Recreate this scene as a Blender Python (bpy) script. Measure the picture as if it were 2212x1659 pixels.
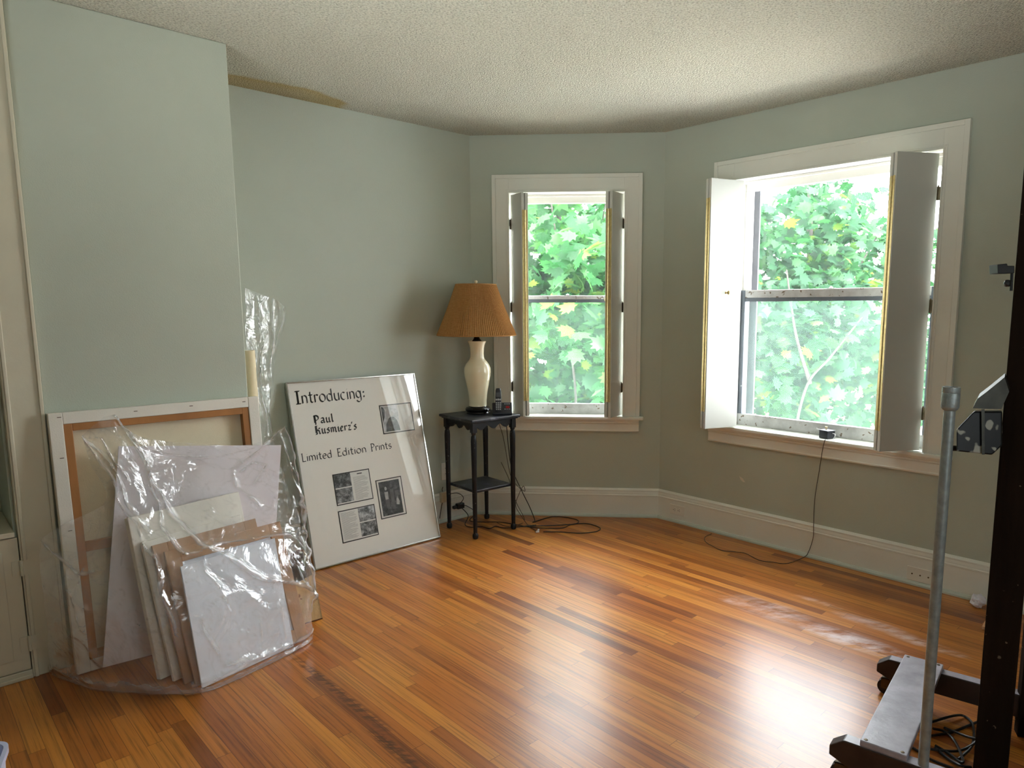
import bpy, bmesh, math, random
import numpy as np
from mathutils import Vector, Matrix, noise as mnoise

# ------------------------------------------------------------------ scene, camera, light
for o in list(bpy.data.objects):
    bpy.data.objects.remove(o)
S = bpy.context.scene
COL = S.collection
PI = math.pi
R = math.radians

PITCH = R(7.743)
FPX, CXP, CYP, CAMH = 1505.0, 119.97, 44.2, 1.5
cam_d = bpy.data.cameras.new('camera')
cam = bpy.data.objects.new('camera', cam_d)
COL.objects.link(cam)
cam_d.sensor_fit = 'HORIZONTAL'
cam_d.sensor_width = 36.0
cam_d.lens = FPX * 36.0 / 2212.0
cam_d.shift_x = -CXP / 2212.0
cam_d.shift_y = CYP / 2212.0
cam_d.clip_start = 0.05
cam_d.clip_end = 300
cam.location = (0, 0, CAMH)
cam.rotation_euler = (PI / 2 - PITCH, 0, 0)
S.camera = cam

S.view_settings.view_transform = 'Standard'
S.view_settings.look = 'None'
S.view_settings.exposure = 1.36
S.view_settings.gamma = 1.0
S.view_settings.use_curve_mapping = False
S.cycles.use_denoising = True
S.cycles.max_bounces = 10
S.cycles.diffuse_bounces = 6
S.cycles.glossy_bounces = 5
S.cycles.transmission_bounces = 6
S.cycles.transparent_max_bounces = 24
S.cycles.sample_clamp_indirect = 6.0
S.cycles.caustics_reflective = False
S.cycles.caustics_refractive = False

SKY_STRENGTH = 7.6
SUN_STRENGTH = 3.6
REAR_WATTS = 11.0
SIDE_WATTS = 5.5

W = bpy.data.worlds.new('world')
S.world = W
W.use_nodes = True
bg = W.node_tree.nodes['Background']
bg.inputs['Color'].default_value = (0.93, 0.97, 1.0, 1)
bg.inputs['Strength'].default_value = SKY_STRENGTH

sun_d = bpy.data.lights.new('sun', 'SUN')
sun_d.energy = SUN_STRENGTH
sun_d.angle = R(3)
sun_d.color = (1.0, 0.95, 0.82)
sun = bpy.data.objects.new('sun', sun_d)
COL.objects.link(sun)
sun.rotation_euler = (R(40), 0, R(24))      # high, from behind the house

# ------------------------------------------------------------------ room frames
AA, AC = R(44.24), R(-45.03)
C1 = Vector((-0.681, 5.0335))
C2 = Vector((0.666, 4.937))
dA = -Vector((math.cos(AA), math.sin(AA)))
nA = Vector((-dA.y, dA.x))
dC = Vector((math.cos(AC), math.sin(AC)))
nC = Vector((dC.y, -dC.x))
dB = (C2 - C1).normalized()
nB = Vector((dB.y, -dB.x))
HC = 2.695
TK, DK = 1.796, 0.6025
KP = C1 + dA * TK
KC = KP + nA * DK
LA, LC = 4.9, 4.3


class Fr:
    """a local frame: (a along, b out, z up) -> world"""
    def __init__(s, o, ex, ey, z=0.0):
        s.o, s.ex, s.ey, s.z = Vector(o[:2]), Vector(ex[:2]), Vector(ey[:2]), z
    def __call__(s, a, b, z=0.0):
        p = s.o + s.ex * a + s.ey * b
        return Vector((p.x, p.y, z + s.z))


fA, fB, fC, fK = Fr(C1, dA, nA), Fr(C1, dB, nB), Fr(C2, dC, nC), Fr(KC, dA, nA)


def rotfr(x, y, deg, z=0.0):
    c, s = math.cos(R(deg)), math.sin(R(deg))
    return Fr((x, y), (c, s), (-s, c), z)


# image ray helpers: give traced outlines their own real distance
_fw = Vector((0, math.cos(PITCH), -math.sin(PITCH)))
_up = Vector((0, math.sin(PITCH), math.cos(PITCH)))
_O = Vector((0, 0, CAMH))


def ray(x, y):
    return _fw + Vector((1, 0, 0)) * ((x - 1106 - CXP) / FPX) - _up * ((y - 829.5 - CYP) / FPX)


def on_floor(x, y, z=0.0):
    d = ray(x, y)
    return _O + d * ((z - CAMH) / d.z)


def on_k(x, y, u):
    """point of the photo on the plane u metres in front of the chimney breast"""
    d = ray(x, y)
    n3 = Vector((nA.x, nA.y, 0))
    p = Vector((KC.x + nA.x * u, KC.y + nA.y * u, 0))
    return _O + d * ((p - _O).dot(n3) / d.dot(n3))

# added fill lights in the unseen half of the room, which has no windows
def area(name, loc, look, w, h, watts, col, spread=75):
    d = bpy.data.lights.new(name, 'AREA')
    d.shape = 'RECTANGLE'
    d.size, d.size_y = w, h
    d.energy = watts
    d.color = col
    d.spread = R(spread)
    o = bpy.data.objects.new(name, d)
    COL.objects.link(o)
    o.location = loc
    o.rotation_euler = (Vector(look) - Vector(loc)).to_track_quat('-Z', 'Y').to_euler()
    return o


rear_mid = fC(2.0, LA - 0.5, 1.2)
area('fill_light_rear', rear_mid, fC(1.5, 2.9, 2.69), 2.6, 1.0, REAR_WATTS, (0.93, 1.0, 0.98))
side_mid = fC(LC - 0.1, 2.9, 1.35)
area('fill_light_side', side_mid, fC(0, 2.0, 0.2), 1.5, 1.1, SIDE_WATTS, (0.90, 0.98, 1.0), 150)

# ------------------------------------------------------------------ materials
def nt_new(name):
    m = bpy.data.materials.new(name)
    m.use_nodes = True
    t = m.node_tree
    t.nodes.clear()
    out = t.nodes.new('ShaderNodeOutputMaterial')
    return m, t, out


def N(t, kind, **kw):
    n = t.nodes.new('ShaderNode' + kind)
    for k, v in kw.items():
        if k in n.inputs:
            n.inputs[k].default_value = v
        else:
            setattr(n, k, v)
    return n


def srgb(r, g, b):
    f = lambda c: (c / 255 / 12.92) if c / 255 <= 0.04045 else ((c / 255 + 0.055) / 1.055) ** 2.4
    return (f(r), f(g), f(b), 1)


def ramp(t, fac, stops):
    n = N(t, 'ValToRGB')
    e = n.color_ramp.elements
    while len(e) < len(stops):
        e.new(0.5)
    for i, (p, c) in enumerate(stops):
        e[i].position = p
        e[i].color = c if len(c) == 4 else (*c, 1)
    t.links.new(fac, n.inputs[0])
    return n.outputs[0]


def g(v):
    return (v, v, v, 1)


def mixc(t, fac, a, b, mode='MIX'):
    n = N(t, 'Mix', data_type='RGBA', blend_type=mode)
    for sock, val in ((n.inputs[0], fac), (n.inputs[6], a), (n.inputs[7], b)):
        if hasattr(val, 'is_output'):
            t.links.new(val, sock)
        else:
            sock.default_value = val
    return n.outputs[2]


def math_(t, op, a, b=None, c=None, clamp=False):
    n = N(t, 'Math', operation=op, use_clamp=clamp)
    for i, v in enumerate((a, b, c)):
        if v is None:
            continue
        if hasattr(v, 'is_output'):
            t.links.new(v, n.inputs[i])
        else:
            n.inputs[i].default_value = v
    return n.outputs[0]


def coords(t, scale=(1, 1, 1), rot=(0, 0, 0), loc=(0, 0, 0)):
    tc = N(t, 'TexCoord')
    mp = N(t, 'Mapping')
    mp.inputs['Scale'].default_value = scale
    mp.inputs['Rotation'].default_value = rot
    mp.inputs['Location'].default_value = loc
    t.links.new(tc.outputs['Object'], mp.inputs[0])
    return mp.outputs[0]


def noise(t, vec, scale, detail=4, rough=0.55, out='Fac'):
    n = N(t, 'TexNoise')
    n.inputs['Scale'].default_value = scale
    n.inputs['Detail'].default_value = detail
    n.inputs['Roughness'].default_value = rough
    t.links.new(vec, n.inputs['Vector'])
    return n.outputs[out]


def mat(name, col, rough=0.6, var=0.06, scale=9.0, bump=0.0, bscale=60.0, metal=0.0, spec=0.5, coat=0.0,
        stretch=(1, 1, 1), speck=None):
    """paint-like procedural material: colour mottled by noise, optional bump and chips"""
    m, t, out = nt_new(name)
    p = N(t, 'BsdfPrincipled')
    v = coords(t, stretch)
    f = noise(t, v, scale)
    c = col if len(col) == 4 else (*col, 1)
    lo = tuple(x * (1 - var) for x in c[:3]) + (1,)
    hi = tuple(min(1, x * (1 + var)) for x in c[:3]) + (1,)
    cc = ramp(t, f, [(0.3, lo), (0.7, hi)])
    if speck:
        sc, th, scol = speck
        sf = noise(t, coords(t), sc, 2)
        k = ramp(t, sf, [(th, g(0)), (th + 0.02, g(1))])
        cc = mixc(t, k, cc, scol)
    t.links.new(cc, p.inputs['Base Color'])
    p.inputs['Roughness'].default_value = rough
    p.inputs['Metallic'].default_value = metal
    p.inputs['Specular IOR Level'].default_value = spec
    p.inputs['Coat Weight'].default_value = coat
    p.inputs['Coat Roughness'].default_value = 0.08
    if bump:
        b = N(t, 'Bump')
        b.inputs['Strength'].default_value = bump
        b.inputs['Distance'].default_value = 0.01
        t.links.new(noise(t, v, bscale, 3), b.inputs['Height'])
        t.links.new(b.outputs[0], p.inputs['Normal'])
    t.links.new(p.outputs[0], out.inputs[0])
    return m


M = {}
M['wall'] = mat('sage_wall_paint', srgb(181, 188, 175), 0.62, 0.025, 2.2, 0.12, 220, spec=0.35)
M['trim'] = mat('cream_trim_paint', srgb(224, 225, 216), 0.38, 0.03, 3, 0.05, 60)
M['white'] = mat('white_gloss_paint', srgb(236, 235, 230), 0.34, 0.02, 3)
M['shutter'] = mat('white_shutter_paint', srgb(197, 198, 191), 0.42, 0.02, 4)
M['oldsash'] = mat('worn_grey_white_sash_paint', srgb(196, 196, 196), 0.55, 0.16, 14, 0.3, 70, speck=(38, 0.66, srgb(120, 104, 88)))
M['greysash'] = mat('shade_blue_grey_sash', srgb(104, 112, 122), 0.5, 0.12, 12, speck=(60, 0.72, srgb(190, 195, 200)))  # poor light on the stiles put into the colour as blue-grey
M['storm'] = mat('dark_storm_frame', srgb(70, 70, 78), 0.5, 0.12, 14, speck=(70, 0.74, srgb(170, 170, 172)))
M['cab'] = mat('cream_cabinet_paint', srgb(205, 199, 178), 0.42, 0.04, 4, 0.05, 40)
M['shoe'] = mat('pale_green_shoe_paint', srgb(196, 203, 192), 0.45, 0.05, 10)
M['brass'] = mat('brass', srgb(206, 186, 130), 0.38, 0.14, 60, metal=0.9)
M['darkhinge'] = mat('tarnished_hinge_metal', srgb(92, 80, 58), 0.45, 0.2, 80, metal=0.8)
M['steel'] = mat('polished_aluminium', srgb(205, 203, 196), 0.24, 0.04, 20, metal=1.0)
M['galv'] = mat('galvanised_pipe', srgb(140, 147, 146), 0.42, 0.2, 40, 0.1, 90, metal=0.4)
M['blackpaint'] = mat('chipped_black_paint', srgb(20, 21, 24), 0.42, 0.2, 20, spec=0.35, speck=(95, 0.72, srgb(165, 165, 160)))
M['standwood'] = mat('dark_stained_stand_wood', srgb(30, 20, 13), 0.85, 0.35, 16, 0.15, 50, spec=0.08, stretch=(1, 1, 0.12), speck=(44, 0.73, srgb(96, 84, 70)))
M['baseboard_top'] = mat('window_sheen_scuffed_board', srgb(156, 152, 162), 0.34, 0.24, 13, 0.1, 60, speck=(52, 0.70, srgb(150, 152, 160)))  # window reflection put into the pale lavender-grey colour; specks are scuffs
M['beamtop'] = mat('dark_beam_wood', srgb(44, 32, 27), 0.5, 0.3, 15, 0.1, 50)
M['rubber'] = mat('black_rubber', srgb(22, 22, 24), 0.45, 0.1, 30)
M['cord'] = mat('black_cord', srgb(20, 18, 18), 0.4, 0.1, 30)
M['wire'] = mat('brown_wire', srgb(58, 46, 38), 0.5, 0.1, 30)
M['clearplug'] = mat('clear_plug', srgb(215, 215, 215), 0.2, 0.05, 30)
M['plastic_dark'] = mat('charcoal_phone_plastic', srgb(30, 33, 42), 0.34, 0.1, 30)
M['plastic_key'] = mat('pale_keys', srgb(178, 180, 184), 0.4, 0.05, 30)
M['screen'] = mat('grey_display', srgb(92, 98, 104), 0.15, 0.05, 20)
M['redled'] = mat('red_display', srgb(170, 30, 40), 0.2, 0.1, 20)
M['ivory'] = mat('ivory_ceramic', srgb(238, 228, 196), 0.12, 0.03, 5, coat=0.6)
M['black_lac'] = mat('black_lacquer', srgb(16, 13, 13), 0.2, 0.1, 10)
M['outlet'] = mat('ivory_outlet_plate', srgb(228, 224, 212), 0.3, 0.02, 8)
M['slot'] = mat('dark_slot', srgb(40, 34, 30), 0.6, 0.1, 30)
M['beigebox'] = mat('beige_plastic', srgb(205, 196, 172), 0.4, 0.04, 20)
M['canvaswhite'] = mat('primed_canvas_white', srgb(226, 222, 212), 0.72, 0.03, 8, 0.12, 260)
M['canvasback'] = mat('raw_canvas_back', srgb(224, 212, 184), 0.8, 0.05, 5, 0.15, 300)
M['stretcher'] = mat('pine_stretcher_wood', srgb(166, 112, 58), 0.55, 0.18, 6, 0.1, 40, stretch=(1, 1, 0.3))
M['foam'] = mat('lavender_white_board', srgb(226, 220, 226), 0.6, 0.015, 4)
M['cardboard'] = mat('brown_cardboard', srgb(172, 132, 96), 0.8, 0.06, 8, 0.1, 120)
M['whiteboard'] = mat('white_coated_board', srgb(232, 238, 248), 0.42, 0.02, 5)
M['carton'] = mat('worn_tan_carton', srgb(196, 164, 116), 0.8, 0.22, 9, 0.2, 60, speck=(22, 0.68, srgb(140, 96, 60)))
M['carton_in'] = mat('dark_carton_inside', srgb(88, 48, 30), 0.8, 0.2, 14)
M['paperroll'] = mat('cream_paper_roll', srgb(226, 212, 176), 0.75, 0.04, 6)
M['mat_board'] = mat('warm_white_poster_board', srgb(240, 235, 226), 0.7, 0.012, 3)
M['ink'] = mat('black_ink', srgb(26, 24, 24), 0.6, 0.1, 30)
M['photo_white'] = mat('photo_paper_white', srgb(225, 222, 215), 0.5, 0.02, 9)
M['textgrey'] = mat('small_print_grey', srgb(170, 167, 162), 0.6, 0.12, 90)
M['fig_light'] = mat('photo_grey_light', srgb(176, 174, 170), 0.5, 0.15, 40)
M['fig_mid'] = mat('photo_grey_mid', srgb(88, 87, 86), 0.5, 0.3, 40)
M['lavender'] = mat('pale_lavender_plastic', srgb(200, 204, 232), 0.35, 0.03, 8)
M['metal_lamp'] = mat('black_enamel_glints', srgb(14, 15, 17), 0.34, 0.3, 12, spec=0.3, speck=(15, 0.57, srgb(150, 148, 136)))  # pale patches are white reflections put into the colour
M['metal_sheet'] = mat('dull_bent_sheet_metal', srgb(54, 53, 46), 0.42, 0.45, 14, 0.1, 30, metal=0.5)
M['bark'] = mat('grey_bark', srgb(64, 58, 54), 0.9, 0.25, 14, 0.5, 30, stretch=(1, 1, 0.3))
M['bounce_ground'] = mat('pale_bounce_ground', srgb(232, 228, 220), 0.9, 0.12, 3, 0.2, 30)  # unseen ground, made pale to bounce light up onto the ceiling
M['scrapwood'] = mat('pale_scrap_wood', srgb(220, 172, 126), 0.7, 0.1, 12)
M['scrappaper'] = mat('white_scrap_paper', srgb(225, 222, 230), 0.7, 0.05, 12)
M['chip'] = mat('bare_plaster_chip', srgb(214, 210, 196), 0.8, 0.05, 40)


def photo_mat(name, seed, dark, light, scale, th=0.5):
    m, t, out = nt_new(name)
    p = N(t, 'BsdfPrincipled')
    v = coords(t, loc=(seed, seed * 1.7, 0))
    f = noise(t, v, scale, 6, 0.7)
    c = ramp(t, f, [(th - 0.12, g(dark)), (th, g((dark + light) / 2.6)), (th + 0.13, g(light))])
    t.links.new(c, p.inputs['Base Color'])
    p.inputs['Roughness'].default_value = 0.5
    t.links.new(p.outputs[0], out.inputs[0])
    return m


M['ph_a'] = photo_mat('grey_photo_foliage', 1.3, 0.012, 0.30, 42, 0.55)
M['ph_b'] = photo_mat('grey_photo_hills', 4.1, 0.015, 0.55, 26, 0.52)
M['ph_c'] = photo_mat('grey_photo_trees', 7.7, 0.02, 0.6, 34, 0.5)
M['ph_d'] = photo_mat('grey_photo_dark_backdrop', 9.2, 0.008, 0.16, 30, 0.56)
M['ph_e'] = photo_mat('grey_photo_pale_sky', 2.2, 0.3, 0.62, 10, 0.45)


def make_floor_mat():
    m, t, out = nt_new('oak_strip_floor')
    p = N(t, 'BsdfPrincipled')
    v = coords(t, rot=(0, 0, -AC))
    sp = N(t, 'SeparateXYZ')
    t.links.new(v, sp.inputs[0])
    x, y = sp.outputs[0], sp.outputs[1]
    PW, PL = 0.0495, 0.95
    yr = math_(t, 'DIVIDE', y, PW)
    row = math_(t, 'FLOOR', yr)
    w1 = N(t, 'TexWhiteNoise', noise_dimensions='1D')
    t.links.new(row, w1.inputs['W'])
    xo = math_(t, 'ADD', math_(t, 'DIVIDE', x, PL), math_(t, 'MULTIPLY', w1.outputs[0], 7.3))
    col = math_(t, 'FLOOR', xo)
    cmb = N(t, 'CombineXYZ')
    t.links.new(row, cmb.inputs[0])
    t.links.new(col, cmb.inputs[1])
    w2 = N(t, 'TexWhiteNoise', noise_dimensions='2D')
    t.links.new(cmb.outputs[0], w2.inputs['Vector'])
    tone = w2.outputs[0]
    base = ramp(t, tone, [(0.0, srgb(122, 62, 20)), (0.08, srgb(158, 88, 30)), (0.5, srgb(184, 110, 40)),
                          (0.88, srgb(200, 130, 52)), (1.0, srgb(172, 96, 32))])
    # grain, running along each board and different on every board
    cg = N(t, 'CombineXYZ')
    t.links.new(math_(t, 'MULTIPLY', x, 2.2), cg.inputs[0])
    t.links.new(math_(t, 'MULTIPLY', y, 95), cg.inputs[1])
    t.links.new(math_(t, 'MULTIPLY', tone, 57), cg.inputs[2])
    gr = noise(t, cg.outputs[0], 1.0, 5, 0.65)
    gk = ramp(t, gr, [(0.36, g(0.55)), (0.5, g(0.95)), (0.7, g(1.1))])
    base = mixc(t, 1.0, base, gk, 'MULTIPLY')
    cg2 = N(t, 'CombineXYZ')
    t.links.new(math_(t, 'MULTIPLY', x, 1.3), cg2.inputs[0])
    t.links.new(math_(t, 'MULTIPLY', y, 60), cg2.inputs[1])
    t.links.new(math_(t, 'MULTIPLY', tone, 31), cg2.inputs[2])
    kn = noise(t, cg2.outputs[0], 1.0, 3, 0.6)
    kk = ramp(t, kn, [(0.64, g(1)), (0.76, g(0.45))])
    base = mixc(t, 0.8, base, kk, 'MULTIPLY')
    # wear: broad paler and greyer traffic marks
    wr = noise(t, v, 1.7, 5, 0.6)
    wk = ramp(t, wr, [(0.45, g(0)), (0.75, g(0.22))])
    base = mixc(t, wk, base, srgb(190, 140, 84))
    # gaps
    fy = math_(t, 'ABSOLUTE', math_(t, 'SUBTRACT', math_(t, 'FRACT', yr), 0.5))
    gy = math_(t, 'GREATER_THAN', fy, 0.482)
    fx = math_(t, 'ABSOLUTE', math_(t, 'SUBTRACT', math_(t, 'FRACT', xo), 0.5))
    gx = math_(t, 'GREATER_THAN', fx, 0.4988)
    gap = math_(t, 'MAXIMUM', gy, gx)
    base = mixc(t, math_(t, 'MULTIPLY', gap, 0.62), base, srgb(58, 34, 20))
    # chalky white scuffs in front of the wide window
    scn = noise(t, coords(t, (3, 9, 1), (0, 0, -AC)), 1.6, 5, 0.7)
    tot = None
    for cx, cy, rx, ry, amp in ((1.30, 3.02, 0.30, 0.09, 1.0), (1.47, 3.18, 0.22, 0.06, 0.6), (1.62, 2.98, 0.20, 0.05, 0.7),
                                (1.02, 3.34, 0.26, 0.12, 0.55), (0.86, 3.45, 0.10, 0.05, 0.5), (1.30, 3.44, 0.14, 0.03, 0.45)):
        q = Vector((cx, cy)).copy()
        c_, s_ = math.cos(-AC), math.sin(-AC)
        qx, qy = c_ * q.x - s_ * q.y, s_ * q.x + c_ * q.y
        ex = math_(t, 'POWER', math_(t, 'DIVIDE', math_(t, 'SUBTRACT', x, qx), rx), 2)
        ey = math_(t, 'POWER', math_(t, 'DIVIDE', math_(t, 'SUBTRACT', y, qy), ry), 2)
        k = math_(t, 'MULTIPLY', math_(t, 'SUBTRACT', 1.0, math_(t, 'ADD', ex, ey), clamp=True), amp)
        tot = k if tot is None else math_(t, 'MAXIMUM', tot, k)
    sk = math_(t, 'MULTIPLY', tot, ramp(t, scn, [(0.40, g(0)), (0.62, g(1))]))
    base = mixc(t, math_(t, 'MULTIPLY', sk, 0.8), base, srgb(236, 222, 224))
    # two boards with dark mottled figure, left of the middle
    dkn = noise(t, coords(t, (14, 60, 1), (0, 0, -AC)), 1.0, 4, 0.7)
    dtot = None
    for (ax_, ay_), (bx_, by_) in (((655, 1420), (815, 1580)), ((800, 1585), (915, 1659))):
        A_, B_ = on_floor(ax_, ay_), on_floor(bx_, by_)
        c_, s_ = math.cos(-AC), math.sin(-AC)
        m_ = (A_ + B_) / 2
        qx, qy = c_ * m_.x - s_ * m_.y, s_ * m_.x + c_ * m_.y
        ex = math_(t, 'POWER', math_(t, 'DIVIDE', math_(t, 'SUBTRACT', x, qx), (B_ - A_).length * 0.62), 4)
        ey = math_(t, 'POWER', math_(t, 'DIVIDE', math_(t, 'SUBTRACT', y, qy), 0.024), 4)
        k = math_(t, 'SUBTRACT', 1.0, math_(t, 'ADD', ex, ey), clamp=True)
        dtot = k if dtot is None else math_(t, 'MAXIMUM', dtot, k)
    dm = math_(t, 'MULTIPLY', dtot, ramp(t, dkn, [(0.42, g(0)), (0.56, g(0.8))]))
    base = mixc(t, dm, base, srgb(70, 38, 18))
    t.links.new(base, p.inputs['Base Color'])
    p.inputs['Roughness'].default_value = 0.36
    p.inputs['Specular IOR Level'].default_value = 0.25
    p.inputs['Coat Weight'].default_value = 0.36
    p.inputs['Coat IOR'].default_value = 1.6
    p.inputs['Coat Roughness'].default_value = 0.25
    b = N(t, 'Bump')
    b.inputs['Strength'].default_value = 0.12
    b.inputs['Distance'].default_value = 0.004
    t.links.new(math_(t, 'SUBTRACT', math_(t, 'MULTIPLY', gr, 0.4), gap), b.inputs['Height'])
    t.links.new(b.outputs[0], p.inputs['Normal'])
    t.links.new(p.outputs[0], out.inputs[0])
    return m


def make_ceiling_mat():
    m, t, out = nt_new('popcorn_ceiling')
    p = N(t, 'BsdfPrincipled')
    v = coords(t)
    f1 = noise(t, v, 105, 4, 0.6)
    vo = N(t, 'TexVoronoi')
    vo.inputs['Scale'].default_value = 120
    t.links.new(v, vo.inputs['Vector'])
    h = math_(t, 'SUBTRACT', math_(t, 'MULTIPLY', f1, 1.6), vo.outputs['Distance'])
    c = ramp(t, f1, [(0.34, srgb(194, 190, 172)), (0.52, srgb(234, 231, 214)), (0.7, srgb(242, 239, 224))])  # hollows darker: shade between the bumps put into the colour
    # brown water stain along the ceiling edge of the left wall
    vr = coords(t, rot=(0, 0, -AA))
    sp = N(t, 'SeparateXYZ')
    t.links.new(vr, sp.inputs[0])
    cs, sn = math.cos(-AA), math.sin(-AA)
    o = fA(1.36, 0.02, 0)
    ox, oy = cs * o.x - sn * o.y, sn * o.x + cs * o.y
    ex = math_(t, 'POWER', math_(t, 'DIVIDE', math_(t, 'SUBTRACT', sp.outputs[0], ox), 0.46), 2)
    ey = math_(t, 'POWER', math_(t, 'DIVIDE', math_(t, 'SUBTRACT', sp.outputs[1], oy), 0.22), 2)
    wob = math_(t, 'MULTIPLY', math_(t, 'SUBTRACT', noise(t, v, 6, 3), 0.5), 0.9)
    k = math_(t, 'SUBTRACT', 1.0, math_(t, 'ADD', math_(t, 'ADD', ex, ey), wob), clamp=True)
    k = ramp(t, k, [(0.0, g(0)), (0.3, g(0.85)), (1.0, g(0.6))])
    c = mixc(t, k, c, srgb(206, 182, 118))
    t.links.new(c, p.inputs['Base Color'])
    p.inputs['Roughness'].default_value = 0.95
    p.inputs['Specular IOR Level'].default_value = 0.1
    b = N(t, 'Bump')
    b.inputs['Strength'].default_value = 1.0
    b.inputs['Distance'].default_value = 0.016
    t.links.new(h, b.inputs['Height'])
    t.links.new(b.outputs[0], p.inputs['Normal'])
    t.links.new(p.outputs[0], out.inputs[0])
    return m


def fresnel(t, ior, normal=None):
    """same reflectance from both sides of a thin sheet"""
    geo = N(t, 'NewGeometry')
    f = N(t, 'Fresnel')
    k = math_(t, 'MULTIPLY_ADD', geo.outputs['Backfacing'], 1.0 / ior - ior, ior)
    t.links.new(k, f.inputs['IOR'])
    if normal is not None:
        t.links.new(normal, f.inputs['Normal'])
    return f.outputs[0]


def make_glass(name, haze, hazecol=(0.9, 0.96, 1.0, 1), refl=0.06):
    m, t, out = nt_new(name)
    tr = N(t, 'BsdfTransparent')
    tr.inputs['Color'].default_value = (0.995, 1.0, 1.0, 1)
    gl = N(t, 'BsdfGlossy')
    gl.inputs['Roughness'].default_value = 0.02
    lw = N(t, 'LayerWeight')
    lw.inputs['Blend'].default_value = 0.12
    k = math_(t, 'ADD', math_(t, 'MULTIPLY', lw.outputs['Fresnel'], 0.6), refl * 0.3, clamp=True)
    if refl > 0.09:
        k = math_(t, 'MULTIPLY', fresnel(t, 1.5), 1.0, clamp=True)
    mx = N(t, 'MixShader')
    t.links.new(k, mx.inputs[0])
    t.links.new(tr.outputs[0], mx.inputs[1])
    t.links.new(gl.outputs[0], mx.inputs[2])
    last = mx.outputs[0]
    if haze:
        df = N(t, 'BsdfTranslucent')
        df.inputs['Color'].default_value = hazecol
        f = noise(t, coords(t), 3.0, 4)
        hz = math_(t, 'MULTIPLY', ramp(t, f, [(0.3, g(0.75)), (0.7, g(1.15))]), haze)
        m2 = N(t, 'MixShader')
        t.links.new(hz, m2.inputs[0])
        t.links.new(last, m2.inputs[1])
        t.links.new(df.outputs[0], m2.inputs[2])
        last = m2.outputs[0]
    t.links.new(last, out.inputs[0])
    return m


def make_film(name, milk, scale=24.0):
    """thin clear polythene: mostly see-through, milky where creased, glossy"""
    m, t, out = nt_new(name)
    tr = N(t, 'BsdfTransparent')
    tr.inputs['Color'].default_value = (0.99, 0.99, 0.99, 1)
    df0 = N(t, 'BsdfDiffuse')
    df0.inputs['Color'].default_value = (0.93, 0.93, 0.95, 1)
    df1 = N(t, 'BsdfTranslucent')
    df1.inputs['Color'].default_value = (0.93, 0.93, 0.95, 1)
    df = N(t, 'MixShader')
    df.inputs[0].default_value = 0.4
    t.links.new(df0.outputs[0], df.inputs[1])
    t.links.new(df1.outputs[0], df.inputs[2])
    gl = N(t, 'BsdfGlossy')
    gl.inputs['Roughness'].default_value = 0.13
    v = coords(t)
    b = N(t, 'Bump')
    b.inputs['Strength'].default_value = 0.5
    b.inputs['Distance'].default_value = 0.03
    rid = N(t, 'TexNoise')
    rid.inputs['Scale'].default_value = scale
    rid.inputs['Detail'].default_value = 5
    rid.inputs['Distortion'].default_value = 1.2
    t.links.new(v, rid.inputs['Vector'])
    rg = math_(t, 'ABSOLUTE', math_(t, 'SUBTRACT', rid.outputs['Fac'], 0.5))
    t.links.new(rg, b.inputs['Height'])
    t.links.new(b.outputs[0], gl.inputs['Normal'])
    lw = N(t, 'LayerWeight')
    lw.inputs['Blend'].default_value = 0.22
    crease = ramp(t, rg, [(0.0, g(1.0)), (0.012, g(0.25)), (0.05, g(0.0))])
    k = math_(t, 'ADD', math_(t, 'MULTIPLY', lw.outputs['Facing'], milk * 1.3), math_(t, 'MULTIPLY', crease, milk * 0.3))
    att = N(t, 'Attribute', attribute_name='fold')
    k = math_(t, 'ADD', k, math_(t, 'MULTIPLY', att.outputs['Fac'], 0.75))
    k = math_(t, 'ADD', k, milk * 0.22, clamp=True)
    m1 = N(t, 'MixShader')
    t.links.new(k, m1.inputs[0])
    t.links.new(tr.outputs[0], m1.inputs[1])
    t.links.new(df.outputs[0], m1.inputs[2])
    m2 = N(t, 'MixShader')
    t.links.new(math_(t, 'MULTIPLY', fresnel(t, 1.5, b.outputs[0]), 2.1, clamp=True), m2.inputs[0])
    t.links.new(m1.outputs[0], m2.inputs[1])
    t.links.new(gl.outputs[0], m2.inputs[2])
    t.links.new(m2.outputs[0], out.inputs[0])
    return m


def make_leaf_mat(name, stops):
    m, t, out = nt_new(name)
    geo = N(t, 'NewGeometry')
    c = ramp(t, geo.outputs['Random Per Island'], stops)
    f = noise(t, coords(t), 14, 3)
    c = mixc(t, 0.5, c, ramp(t, f, [(0.3, g(0.75)), (0.7, g(1.2))]), 'MULTIPLY')
    d = N(t, 'BsdfDiffuse')
    tl = N(t, 'BsdfTranslucent')
    t.links.new(c, d.inputs[0])
    t.links.new(mixc(t, 1.0, c, (1.1, 1.25, 0.7, 1), 'MULTIPLY'), tl.inputs[0])
    gl = N(t, 'BsdfGlossy')
    gl.inputs['Roughness'].default_value = 0.35
    mx = N(t, 'MixShader')
    mx.inputs[0].default_value = 0.45
    t.links.new(d.outputs[0], mx.inputs[1])
    t.links.new(tl.outputs[0], mx.inputs[2])
    m3 = N(t, 'MixShader')
    m3.inputs[0].default_value = 0.015
    t.links.new(mx.outputs[0], m3.inputs[1])
    t.links.new(gl.outputs[0], m3.inputs[2])
    t.links.new(m3.outputs[0], out.inputs[0])
    return m


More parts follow.
